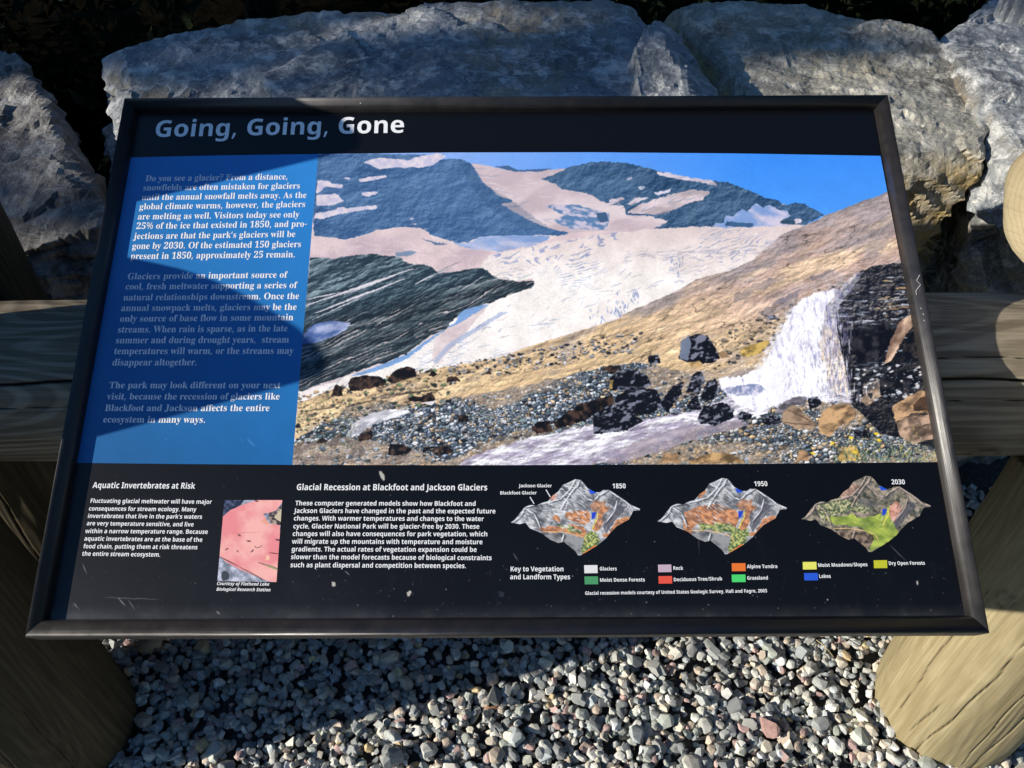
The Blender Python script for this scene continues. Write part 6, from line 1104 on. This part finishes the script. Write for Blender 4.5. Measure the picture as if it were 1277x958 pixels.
1,100,638,2,24,253,-10,-83,18,-67,54,-43,89,-15,123,15,124,44,90,67,54,86,18,54,-6,44,-17,34,-26,26,-31,5,0,-10,77,-1,209,150,0,0,-766,-115,0,-29,72,-6,0,-26,-32,-33,-26,-43,-18,16,305,110,53,9,35,28,19,46,7,80,-6,71,-19,52,-35,32,-56,10,-44,-10,-33,-33,-22,-52,-7,-71,7,-71,22,-50,34,-31,
1,101,595,2,29,327,-10,-77,8,-69,23,-56,38,-43,55,-28,70,-9,87,9,89,24,72,39,56,52,40,63,24,73,8,102,-16,79,-49,49,-79,17,-106,0,-72,-355,0,11,-57,27,-43,43,-27,56,-9,51,2,46,8,90,33,0,-116,-85,-30,-50,-7,9,200,337,211,0,-7,46,-19,38,-32,24,-47,8,-39,-7,-33,-21,-23,-36,
1,102,390,1,26,103,0,0,437,-83,0,0,73,83,40,0,40,6,63,17,47,29,33,39,22,48,12,55,4,80,-7,58,-17,-38,-109,-59,13,-25,1,-27,-5,-19,-14,-10,-22,-4,-27,0,-34,130,0,0,-113,-130,0,0,-437,
1,103,638,2,32,284,-242,-108,7,-49,10,-48,15,0,120,104,-31,110,-11,87,31,29,94,4,79,-4,0,-31,-38,-36,-25,-42,-14,-47,-5,-87,19,-66,56,-41,90,-14,119,14,120,43,91,67,56,88,19,91,-20,68,-60,4,0,12,70,127,0,0,-551,-17,-104,-52,-75,-87,-46,12,306,108,50,8,35,25,21,44,7,88,-7,76,-20,51,-36,29,-52,9,-79,-41,-27,-125,27,-123,
1,104,662,1,23,79,0,0,766,150,0,-7,-286,8,0,30,36,37,25,44,14,48,5,81,-12,62,-36,41,-62,13,-91,0,-359,-150,0,0,321,-22,90,-66,29,-57,-11,-37,-36,-19,-57,-6,-77,0,-259,
1,105,307,2,16,154,619,-31,4,-27,12,-18,22,-5,35,5,36,18,22,27,12,31,4,31,-4,27,-12,18,-22,6,-36,-6,-35,-18,-22,-27,-12,4,79,0,0,550,150,0,0,-550,
1,106,307,2,16,154,619,-31,4,-27,12,-18,22,-5,35,5,36,18,22,27,12,31,4,31,-4,27,-12,18,-22,6,-36,-6,-35,-18,-22,-27,-12,16,34,-242,-98,12,0,118,70,-9,28,4,23,13,16,25,6,42,0,587,150,0,0,-609,-5,-49,-14,-43,-26,-37,-36,-29,-50,-19,
1,107,625,1,13,79,0,0,766,150,0,-6,-467,65,84,154,167,169,0,-218,-239,232,-311,-174,0,-158,223,-64,-52,0,-171,
1,108,307,1,4,79,0,0,766,150,0,0,-766,
1,109,989,1,41,79,0,0,550,114,0,21,-70,8,0,29,36,40,25,44,14,47,5,56,-5,47,-15,37,-25,27,-35,13,0,30,36,40,25,46,14,46,5,83,-12,59,-36,36,-62,12,-91,0,-359,-150,0,0,321,-21,90,-62,29,-51,-10,-34,-32,-19,-52,-6,-70,0,-276,-150,0,0,321,-21,90,-62,29,-52,-11,-34,-36,-17,-57,-6,-77,0,-259,
1,110,662,1,25,79,0,0,550,114,0,21,-70,8,0,31,36,41,25,47,14,50,5,80,-12,62,-36,40,-62,13,-91,0,-359,-150,0,0,321,-5,52,-16,38,-27,22,-40,7,-58,-11,-36,-36,-19,-57,-6,-77,0,-259,
1,111,624,2,20,310,-10,-72,8,-64,25,-54,41,-40,56,-26,71,-9,85,18,121,54,90,85,55,111,18,73,-8,64,-25,53,-41,41,-55,26,-70,8,-85,-18,-121,-54,-91,-85,-55,16,312,111,52,10,34,32,20,51,7,72,-7,71,-20,51,-35,31,-52,10,-51,-10,-35,-31,-20,-51,-7,-71,7,-72,20,-51,35,-32,
1,112,638,2,24,79,-242,0,792,121,0,22,-71,7,0,26,30,33,27,43,18,54,6,84,-18,66,-54,43,-89,14,-123,-15,-123,-44,-90,-68,-55,-84,-18,-54,5,-41,17,-32,23,-25,25,-8,0,8,-80,0,-222,14,338,112,45,11,32,32,18,52,6,71,-25,122,-78,40,-49,-9,-33,-27,-18,-46,-7,-81,6,-70,17,-52,34,-32,
1,113,638,2,24,409,-242,2,273,4,41,-6,0,-25,-32,-33,-26,-43,-18,-55,-6,-84,18,-66,54,-43,89,-15,123,15,124,44,90,67,54,85,18,55,-6,43,-17,34,-26,27,-31,4,0,13,70,127,0,0,-792,14,306,108,53,9,34,28,19,46,7,82,-6,71,-19,52,-34,32,-56,10,-46,-10,-33,-33,-20,-52,-7,-71,27,-123,
1,114,457,1,19,79,0,0,550,113,0,23,-93,7,0,28,40,38,33,46,23,92,5,10,-2,-11,-141,-44,5,-38,-3,-36,-11,-32,-17,-25,-26,-16,-36,-5,-47,0,-280,
1,115,501,1,45,228,-10,-99,7,-41,10,-42,15,0,124,96,-33,48,-10,43,-3,38,3,25,10,14,15,4,19,-7,25,-12,12,-53,29,-93,43,-38,22,-29,23,-21,29,-12,35,-4,42,15,67,45,48,69,29,89,9,50,-2,48,-8,47,-13,48,-20,-45,-108,-77,29,-36,8,-37,3,-50,-9,-17,-27,9,-24,33,-22,155,-72,30,-24,23,-28,14,-35,4,-45,-14,-74,-45,-54,-73,-34,
1,116,437,1,26,267,-10,-47,4,-41,12,-35,22,-27,34,-17,47,-5,63,0,265,-72,0,0,64,83,50,43,116,96,0,0,-117,154,0,0,-113,-154,0,0,-265,4,-27,14,-20,21,-11,26,-4,72,10,23,7,0,-112,-60,-18,
1,117,662,1,25,271,-10,-80,12,-62,36,-40,62,-13,91,0,359,150,0,0,-321,5,-52,16,-37,27,-23,40,-7,58,12,36,35,19,57,6,77,0,259,150,0,0,-550,-115,0,-20,71,-8,0,-31,-37,-41,-25,-47,-14,
1,118,573,1,11,210,0,-210,550,157,0,114,-342,13,-84,4,0,7,55,15,58,106,313,157,0,-209,-550,
1,119,862,1,20,166,0,-156,550,149,0,76,-304,18,-120,4,0,25,160,68,264,165,0,74,-309,14,-115,4,0,33,180,65,244,147,0,-158,-550,-163,0,-99,435,-4,0,-101,-435,
1,120,582,1,12,5,0,186,281,-177,269,170,0,107,-175,108,175,170,0,-179,-269,187,-281,-170,0,-116,188,-116,-188,
1,121,573,1,20,111,-242,-77,8,0,119,60,-6,42,7,33,22,24,31,26,65,-219,546,164,0,111,-332,11,-73,3,0,21,96,102,309,161,0,-233,-621,-38,-74,-53,-54,-64,-32,
2,66,625,3,22,26,0,152,719,210,0,93,-9,72,-27,47,-50,16,-74,-11,-67,-31,-54,-49,-39,-67,-24,0,-4,45,-19,34,-29,22,-40,7,-48,-9,-74,-28,-60,-44,-45,-57,-31,-68,-19,-77,-6,9,268,434,74,0,48,6,38,16,24,28,8,43,-21,50,-62,17,-75,0,11,202,126,89,0,50,7,39,21,26,34,8,46,-6,34,-16,25,-28,15,-40,5,-81,0,
2,67,617,1,42,324,-10,-114,19,-83,57,-50,90,-17,116,4,64,11,64,18,64,26,60,34,56,41,50,50,42,59,32,67,20,75,6,64,-3,53,-9,47,-16,48,-23,-59,-123,-34,19,-37,15,-39,10,-43,3,-56,-7,-48,-23,-40,-35,-32,-43,-25,-51,-17,-54,-10,-56,-3,-54,8,-71,25,-51,44,-30,64,-10,41,3,83,20,42,15,0,-128,-81,-25,-54,-10,
2,70,535,1,10,26,0,152,719,400,0,-26,-125,-250,0,-39,-185,233,0,-28,-125,-232,0,-60,-284,
2,76,522,1,6,26,0,152,719,150,0,-126,-593,252,0,-26,-126,
2,82,613,2,16,26,0,152,719,177,0,96,-11,74,-35,48,-61,15,-90,-11,-78,-34,-62,-50,-46,-63,-31,128,-305,-163,0,-102,276,-58,0,-59,-276,9,261,400,38,0,57,7,43,21,27,36,9,50,-24,60,-73,20,-36,0,
2,83,534,1,49,195,-10,-52,3,-47,9,-41,14,-35,18,0,135,44,-22,44,-17,44,-11,44,-3,47,5,37,14,25,24,8,35,-6,37,-17,29,-122,100,-25,30,-21,35,-14,40,-4,46,7,60,23,53,37,44,49,33,61,21,70,7,54,-3,49,-9,47,-15,45,-21,-53,-115,-74,27,-68,9,-37,-5,-30,-16,-20,-26,-6,-33,6,-35,17,-26,118,-92,37,-46,22,-51,7,-59,-9,-69,-27,-56,-43,-43,-55,-31,-64,-18,
2,97,598,2,29,199,-10,-38,5,-37,15,-32,25,-26,38,-16,51,-6,65,5,67,13,66,22,63,30,57,36,48,44,38,50,24,55,8,48,-5,37,-17,29,-26,22,-32,4,0,28,70,114,0,-117,-550,-110,0,7,72,-4,0,-32,-33,-35,-26,-42,-17,20,258,110,29,6,27,18,25,28,20,34,16,40,11,41,7,83,-5,32,-13,26,-22,17,-29,5,-26,-5,-24,-16,-23,-25,-19,-32,-16,-38,-12,-41,-10,-87,16,-65,
2,99,487,1,38,249,-10,-54,5,-49,16,-42,26,-32,39,-21,51,-7,65,5,73,14,68,24,62,33,55,41,46,51,35,58,22,65,7,47,-2,42,-7,73,-26,-46,-113,-52,20,-57,8,-44,-8,-36,-27,-29,-39,-21,-49,-13,-55,-5,-58,6,-40,17,-30,26,-18,36,-6,36,3,33,8,66,29,0,-121,-36,-16,-38,-12,-43,-8,
2,100,598,2,30,199,-10,-38,5,-37,15,-32,25,-26,38,-16,51,-6,66,5,67,13,66,22,63,30,56,36,48,44,38,50,24,55,8,44,-6,34,-17,26,-26,21,-31,4,0,13,109,38,177,148,0,-163,-766,-112,0,9,72,-4,0,-32,-33,-35,-26,-41,-17,20,262,110,33,6,27,21,22,29,18,37,14,40,15,78,2,33,-5,35,-13,28,-22,17,-29,6,-26,-5,-24,-16,-23,-25,-19,-32,-16,-38,-12,-41,-10,-87,17,-65,
2,101,561,2,33,262,-10,-88,13,-69,40,-46,66,-15,93,5,69,15,65,24,61,34,53,44,46,53,34,62,23,71,7,81,-10,57,-32,34,-48,12,-60,-20,-78,-58,-61,-99,-39,-165,-13,-1,-21,7,-39,19,-31,31,-20,41,-6,41,2,38,8,83,32,0,-112,-43,-18,-44,-13,-48,-8,12,211,318,95,7,50,20,28,29,10,33,-13,35,-38,11,-28,-4,-27,-13,-25,-20,-23,-27,-17,-33,
2,102,376,1,36,-22,-242,-47,3,-39,9,0,119,57,-10,28,5,25,15,19,26,12,38,101,474,-81,0,16,72,89,41,9,41,29,85,43,55,58,30,73,10,63,-7,53,-18,-40,-109,-46,14,-19,1,-26,-5,-20,-15,-14,-23,-15,-59,108,0,-24,-113,-108,0,-106,-496,-13,-49,-20,-43,-27,-37,-36,-29,-45,-19,
2,103,598,2,44,192,-242,-56,3,-45,7,-78,25,0,129,81,-31,44,-8,46,-3,47,6,37,18,28,30,47,140,-5,0,-28,-32,-32,-27,-38,-19,-48,-6,-37,5,-36,16,-30,27,-24,38,-16,50,-5,63,5,67,13,66,22,63,30,57,36,48,43,38,49,24,54,8,48,-5,36,-17,29,-25,26,-33,4,0,28,70,114,0,-120,-563,-23,-78,-33,-59,-41,-42,-50,-29,-57,-15,22,264,110,29,6,26,17,22,28,18,33,15,39,17,82,2,39,-5,35,-13,28,-22,17,-28,6,-27,-5,-24,-16,-23,-25,-19,-32,-16,-38,-12,-41,-10,-87,5,-37,14,-28,22,-16,
2,104,608,1,27,18,0,162,766,148,0,-52,-229,-19,-61,4,0,32,35,35,26,41,17,46,6,63,-11,44,-32,26,-50,9,-65,-11,-89,-65,-313,-149,0,74,354,2,26,-13,45,-40,15,-32,-7,-29,-21,-25,-34,-22,-44,-18,-50,-63,-284,
2,105,299,2,16,233,619,-29,3,-24,10,-16,19,-6,28,6,37,18,27,28,17,38,6,27,-4,24,-9,17,-19,5,-28,-5,-35,-16,-28,-28,-18,4,18,0,117,550,148,0,-117,-550,
2,107,572,1,14,18,0,162,766,148,0,-78,-369,-24,-81,4,0,222,234,170,0,-245,-248,140,-302,-165,0,-90,207,-60,-36,-36,-171,
2,108,299,1,4,18,0,162,766,148,0,-162,-766,
2,110,608,1,26,18,0,117,550,113,0,-10,-102,4,0,34,45,40,36,46,23,53,8,63,-11,44,-32,26,-50,9,-65,-11,-89,-65,-313,-149,0,74,354,2,26,-13,45,-40,15,-32,-7,-29,-21,-25,-34,-22,-44,-18,-50,-63,-284,
2,111,589,2,26,255,-10,-58,6,-51,20,-43,31,-32,42,-20,52,-7,60,5,71,13,67,23,61,32,54,41,44,50,34,60,21,68,7,86,-14,67,-43,42,-69,14,-91,-4,-68,-13,-65,-22,-60,-31,-53,-41,-44,-50,-34,-59,-22,18,267,111,38,8,32,25,25,38,19,48,11,55,4,58,-4,37,-12,32,-21,20,-34,7,-31,-5,-27,-17,-23,-27,-18,-32,-25,-78,-8,-79,19,-68,
2,114,424,1,17,18,0,117,550,113,0,-10,-102,5,0,35,47,40,35,45,23,77,6,21,-4,-32,-143,-49,8,-53,-11,-46,-33,-38,-54,-24,-76,-53,-246,
2,115,476,1,43,176,-10,-91,7,-38,10,-36,15,0,122,38,-19,39,-14,39,-8,41,-3,33,3,30,11,20,19,7,26,-4,19,-12,17,-112,75,-34,31,-21,37,-6,47,13,75,42,55,67,34,87,11,92,-10,44,-15,42,-21,-48,-106,-62,29,-33,9,-32,3,-23,-3,-20,-8,-15,-15,-4,-20,4,-18,12,-16,104,-64,37,-33,24,-40,8,-51,-16,-83,-47,-60,-74,-36,
2,116,413,1,24,201,-10,-58,7,-45,21,-30,38,-10,61,6,55,57,265,-75,0,14,73,97,41,65,116,95,0,-24,-117,139,0,-24,-113,-139,0,-59,-279,3,-28,9,-12,13,-6,38,-1,59,16,0,-111,-56,-19,
2,117,608,1,26,194,-10,-61,11,-44,32,-26,50,-9,65,12,105,63,297,148,0,-74,-354,-2,-26,14,-45,40,-15,32,7,29,22,25,33,22,44,18,50,62,284,148,0,-117,-550,-112,0,10,102,-5,0,-34,-45,-39,-36,-46,-23,
2,121,523,1,20,3,-242,-73,9,0,118,58,-6,43,7,34,20,29,31,37,63,-81,550,145,0,33,-329,1,-70,4,0,35,95,146,304,161,0,-334,-629,-48,-72,-56,-51,-64,-30,
]
def load_glyphs():
    it = iter(GLYPHS); out = {}
    for st in it:
        ch, adv, nc = next(it), next(it), next(it); cs = []
        for _ in range(nc):
            x = y = 0; c = []
            for _k in range(next(it)): x += next(it); y += next(it); c.append((x, y))
            cs.append(c)
        out[(st, chr(ch))] = (adv/1500, cs)
    return out
GL = load_glyphs(); _gm = {}
for _s in (0, 1):                          # the apostrophe is the comma raised to the capitals' height
    _a, _c = GL[(_s, ',')]; GL[(_s, '\u2019')] = (_a*.9, [[(x, y+560) for x, y in c] for c in _c])
def glyph_mesh(key):
    if key in _gm: return _gm[key]
    adv, cs = GL[key]
    cu = bpy.data.curves.new('outline', 'CURVE'); cu.dimensions = '2D'; cu.fill_mode = 'BOTH'
    for c in cs:
        s = cu.splines.new('POLY'); s.points.add(len(c)-1); s.use_cyclic_u = True
        for p, (x, y) in zip(s.points, c): p.co = (x/1500, y/1500, 0, 1)
    o = bpy.data.objects.new('outline', cu)
    me = o.to_mesh(); V = np.zeros(len(me.vertices)*3); me.vertices.foreach_get('co', V)
    F = [tuple(p.vertices) for p in me.polygons]; V = V.reshape(-1, 3).copy()
    V[:, 2] = 0
    o.to_mesh_clear(); bpy.data.objects.remove(o); bpy.data.curves.remove(cu)
    _gm[key] = (adv, V, F); return _gm[key]
ST = {'serif': 0, 'bold': 1, 'boldit': 2}
print_white = flat_mat('white_ink', (.86, .86, .85)); 
TEXT_H = .00032
def text_block(name, style, cap, lines, mat=print_white, label=None, parent=root):
    """cap: capital height in photo pixels at the first line; lines: (text, x0, y0, x1, y1) baseline ends in the photo"""
    VV, FF = [], []; n = 0
    a = on_panel(lines[0][1], lines[0][2], TEXT_H); b = on_panel(lines[0][1], lines[0][2]-cap, TEXT_H)
    H = (b[1]-a[1])                       # capital height in metres
    em = H/(.455 if style == "serif" else .479)
    for txt, x0, y0, x1, y1 in lines:
        p = np.array(on_panel(x0, y0, TEXT_H)); q = np.array(on_panel(x1, y1, TEXT_H)); L = np.linalg.norm(q-p); d = (q-p)/L; up = np.array([-d[1], d[0]])
        x = 0; items = []
        for ch in txt:
            if ch == ' ': x += .185; continue
            adv, V, F = glyph_mesh((ST[style], ch)); items.append((x, V, F)); x += adv
        sx = L/(x-.02)
        for xo, V, F in items:
            W = p + np.outer((V[:, 0]+xo)*sx, d) + np.outer(V[:, 1]*em, up)
            VV.append(np.column_stack([W, np.full(len(W), TEXT_H)])); FF += [tuple(i+n for i in f) for f in F]; n += len(W)
    V = np.concatenate(VV)
    o = mesh_obj(name, V, FF, mat, parent)
    if label: o['label'] = label
    return o
text_block('title_lettering', 'bold', 20.5, [('Going, Going, Gone', 191, 171, 504, 165.5)])
text_block('paragraph_lettering', 'serif', 7.4, [
 ('Do you see a glacier? From a distance,', 181, 226.2, 359, 223.8), ('snowfields are often mistaken for glaciers', 177.9, 237.8, 374, 235.2),
 ('until the annual snowfall melts away. As the', 176.2, 249.7, 382, 246.8), ('global climate warms, however, the glaciers', 173.3, 261.4, 380.6, 258.2),
 ('are melting as well. Visitors today see only', 171.3, 273.8, 372.8, 271.1), ('25% of the ice that existed in 1850, and pro-', 169.4, 285.7, 382.5, 282.8),
 ('jections are that the park\u2019s glaciers will be', 166.7, 298.3, 368, 295.6), ('gone by 2030. Of the estimated 150 glaciers', 164.3, 310.7, 375.3, 308.2),
 ('present in 1850, approximately 25 remain.', 162.3, 323.3, 368, 320.9)])
text_block('paragraph_lettering', 'serif', 7.8, [
 ('Glaciers provide an important source of', 158.4, 348.5, 357.4, 346.3), ('cool, fresh meltwater supporting a series of', 156, 361.2, 369.6, 359.3),
 ('natural relationships downstream. Once the', 153.2, 374.8, 372.8, 372.9), ('annual snowpack melts, glaciers may be the', 150.5, 388.1, 369.6, 386.5),
 ('only source of base flow in some mountain', 148.9, 401.4, 365.5, 399.5), ('streams. When rain is sparse, as in the late', 146.2, 415, 358.2, 413.3),
 ('summer and during drought years,  stream', 143.7, 428.3, 360, 427.4), ('temperatures will warm, or the streams may', 141.6, 441.8, 365.5, 441.3),
 ('disappear altogether.', 139.4, 456, 245.5, 455.7)])
text_block('paragraph_lettering', 'serif', 8.0, [
 ('The park may look different on your next', 135.6, 484.2, 349.2, 484.2), ('visit, because the recession of glaciers like', 132.9, 498.3, 348.4, 498.3),
 ('Blackfoot and Jackson affects the entire', 130.2, 512.7, 335.7, 512.7), ('ecosystem in many ways.', 128, 527, 256, 527.3)])
text_block('heading_lettering', 'bold', 7.3, [('Aquatic Invertebrates at Risk', 115.1, 608.7, 242.7, 609.6)])
text_block('paragraph_lettering', 'bold', 5.2, [
 ('Fluctuating glacial meltwater will have major', 112, 627.1, 263.7, 628.5), ('consequences for stream ecology. Many', 110.3, 636.8, 244.4, 637.9),
 ('invertebrates that live in the park\u2019s waters', 108.9, 646, 251.7, 647.1), ('are very temperature sensitive, and live', 107.6, 655.2, 241.2, 656.7),
 ('within a narrow temperature range. Because', 105.9, 664.9, 258.9, 665.9), ('aquatic invertebrates are at the base of the', 104.6, 674.3, 252.1, 675.8),
 ('food chain, putting them at risk threatens', 103.5, 683.9, 246, 685.2), ('the entire stream ecosystem.', 101.9, 693.1, 199.7, 694.4)])
text_block('caption_lettering', 'boldit', 4.0, [('Courtesy of Flathead Lake', 270.1, 729.7, 335.6, 730.6), ('Biological Research Station', 269.7, 736.8, 337.2, 737.6)])
text_block('heading_lettering', 'bold', 7.6, [('Glacial Recession at Blackfoot and Jackson Glaciers', 369.3, 611.3, 607.6, 611.7)])
text_block('paragraph_lettering', 'bold', 5.7, [
 ('These computer generated models show how Blackfoot and', 368, 630.3, 593.4, 631), ('Jackson Glaciers have changed in the past and the expected future', 366.9, 639.8, 617.9, 640.4),
 ('changes. With warmer temperatures and changes to the water', 366, 649.2, 603.2, 649.9), ('cycle, Glacier National Park will be glacier-free by 2030. These', 365.3, 659.1, 597.8, 659.5),
 ('changes will also have consequences for park vegetation, which', 364.5, 668.5, 608, 668.9), ('will migrate up the mountains with temperature and moisture', 363.8, 678.1, 601.7, 678.8),
 ('gradients. The actual rates of vegetation expansion could be', 363.2, 687.8, 594.5, 688.4), ('slower than the model forecasts because of biological constraints', 362.5, 697.4, 613.1, 698.7),
 ('such as plant dispersal and competition between species.', 361.8, 707.5, 581.3, 708.6)])
text_block('caption_lettering', 'bold', 4.0, [('Jackson Glacier', 647.3, 607.8, 688, 607.8)])
text_block('caption_lettering', 'bold', 4.0, [('Blackfoot Glacier', 623.4, 616.8, 669.2, 616.6)])
for t_, x_, y_ in (('1850', 763.5, 609.1), ('1950', 940.4, 606.3), ('2030', 1111.9, 604)):
    text_block('year_lettering', 'bold', 6.0, [(t_, x_, y_, x_+16.9, y_)])
text_block('key_lettering', 'bold', 6.0, [('Key to Vegetation', 636.1, 712.6, 703, 712.6), ('and Landform Types', 635.9, 722.5, 711, 722.5)])
for t_, x0, y0, x1, y1 in (('Glaciers', 747.7, 711.5, 769.2, 711.5), ('Moist Dense Forests', 747.9, 725.6, 804.3, 725.1), ('Rock', 839.3, 710.7, 852, 710.7),
   ('Deciduous Tree/Shrub', 840, 725.1, 900.7, 723.8), ('Alpine Tundra', 931.7, 708.7, 969.7, 708.5), ('Grassland', 931.7, 723.1, 958, 722.8),
   ('Moist Meadows/Slopes', 1020.2, 707.1, 1082, 706.1), ('Lakes', 1021.4, 720.9, 1036.2, 720.7), ('Dry Open Forests', 1108.3, 704.7, 1153.7, 704.3)):
    text_block('key_lettering', 'bold', 4.4, [(t_, x0, y0, x1, y1)])
text_block('credit_lettering', 'bold', 4.2, [('Glacial recession models courtesy of United States Geologic Survey, Hall and Fagre, 2003', 729.5, 742, 956.8, 738.8)])
# pointer lines beside the first terrain model
for (x0, y0), (x1, y1) in (((680.8, 610.7), (686.3, 619.9)), ((660.9, 619.9), (666.1, 628.5))):
    a = np.array(on_panel(x0, y0, TEXT_H)); b = np.array(on_panel(x1, y1, TEXT_H)); d = (b-a)/np.linalg.norm(b-a); n_ = np.array([-d[1], d[0]])*.00045
    mesh_obj('pointer_line', [(*(a-n_), TEXT_H), (*(b-n_), TEXT_H), (*(b+n_), TEXT_H), (*(a+n_), TEXT_H)], [(0, 1, 2, 3)], print_white, root)
# colour key swatches
for (nm, x0, y0, x1, y1, c) in (('white', 728.4, 705, 745, 715, (240, 238, 235)), ('green', 728.8, 719, 745.7, 728.9, (80, 160, 105)), ('pale pink', 820.5, 704.3, 837.1, 713.7, (210, 180, 195)),
    ('red', 821.1, 718.6, 838, 728, (240, 90, 70)), ('orange', 912.4, 702.6, 929.6, 712.5, (245, 125, 50)), ('bright green', 912.4, 716.7, 929.6, 726.1, (80, 225, 115)),
    ('pale yellow', 1001, 701, 1018.1, 710.4, (245, 240, 110)), ('blue', 1002.6, 714.8, 1019.8, 724, (45, 95, 220)), ('olive yellow', 1089.5, 698.9, 1106.2, 708.7, (205, 205, 50))):
    dx = 1.2
    layer('colour_swatch', [(x0, y0), (x1, y0-.2), (x1+.4, y1-.2), (x0+.4, y1)], .00025, flat_mat('swatch_'+nm.replace(' ', '_'), rgb(*c, .86)), nm+' swatch of the colour key')

# scratches and nicks on the frame's right-hand length
sm_ = flat_mat('bare_scratch', (.55, .53, .50), .5)
def frame_mark(pts, wd):
    H = .0106; P = [np.array(on_panel(u, v, H)) for u, v in pts]; V = []; F = []
    for k, p in enumerate(P):
        d = P[min(k+1, len(P)-1)]-P[max(k-1, 0)]; d /= np.linalg.norm(d); n = np.array([-d[1], d[0]])*wd; V += [(*(p-n), H), (*(p+n), H)]
        if k: F.append((2*k-2, 2*k, 2*k+1, 2*k-1))
    mesh_obj('scratch', V, F, sm_, root)
frame_mark([(1147, 343), (1143, 350), (1148, 355), (1142, 363), (1143, 368)], .0004)
for u, v in ((1148, 384), (1151, 391), (1152, 399), (449, 128)): frame_mark([(u, v), (u+.8, v+1.6)], .0005)
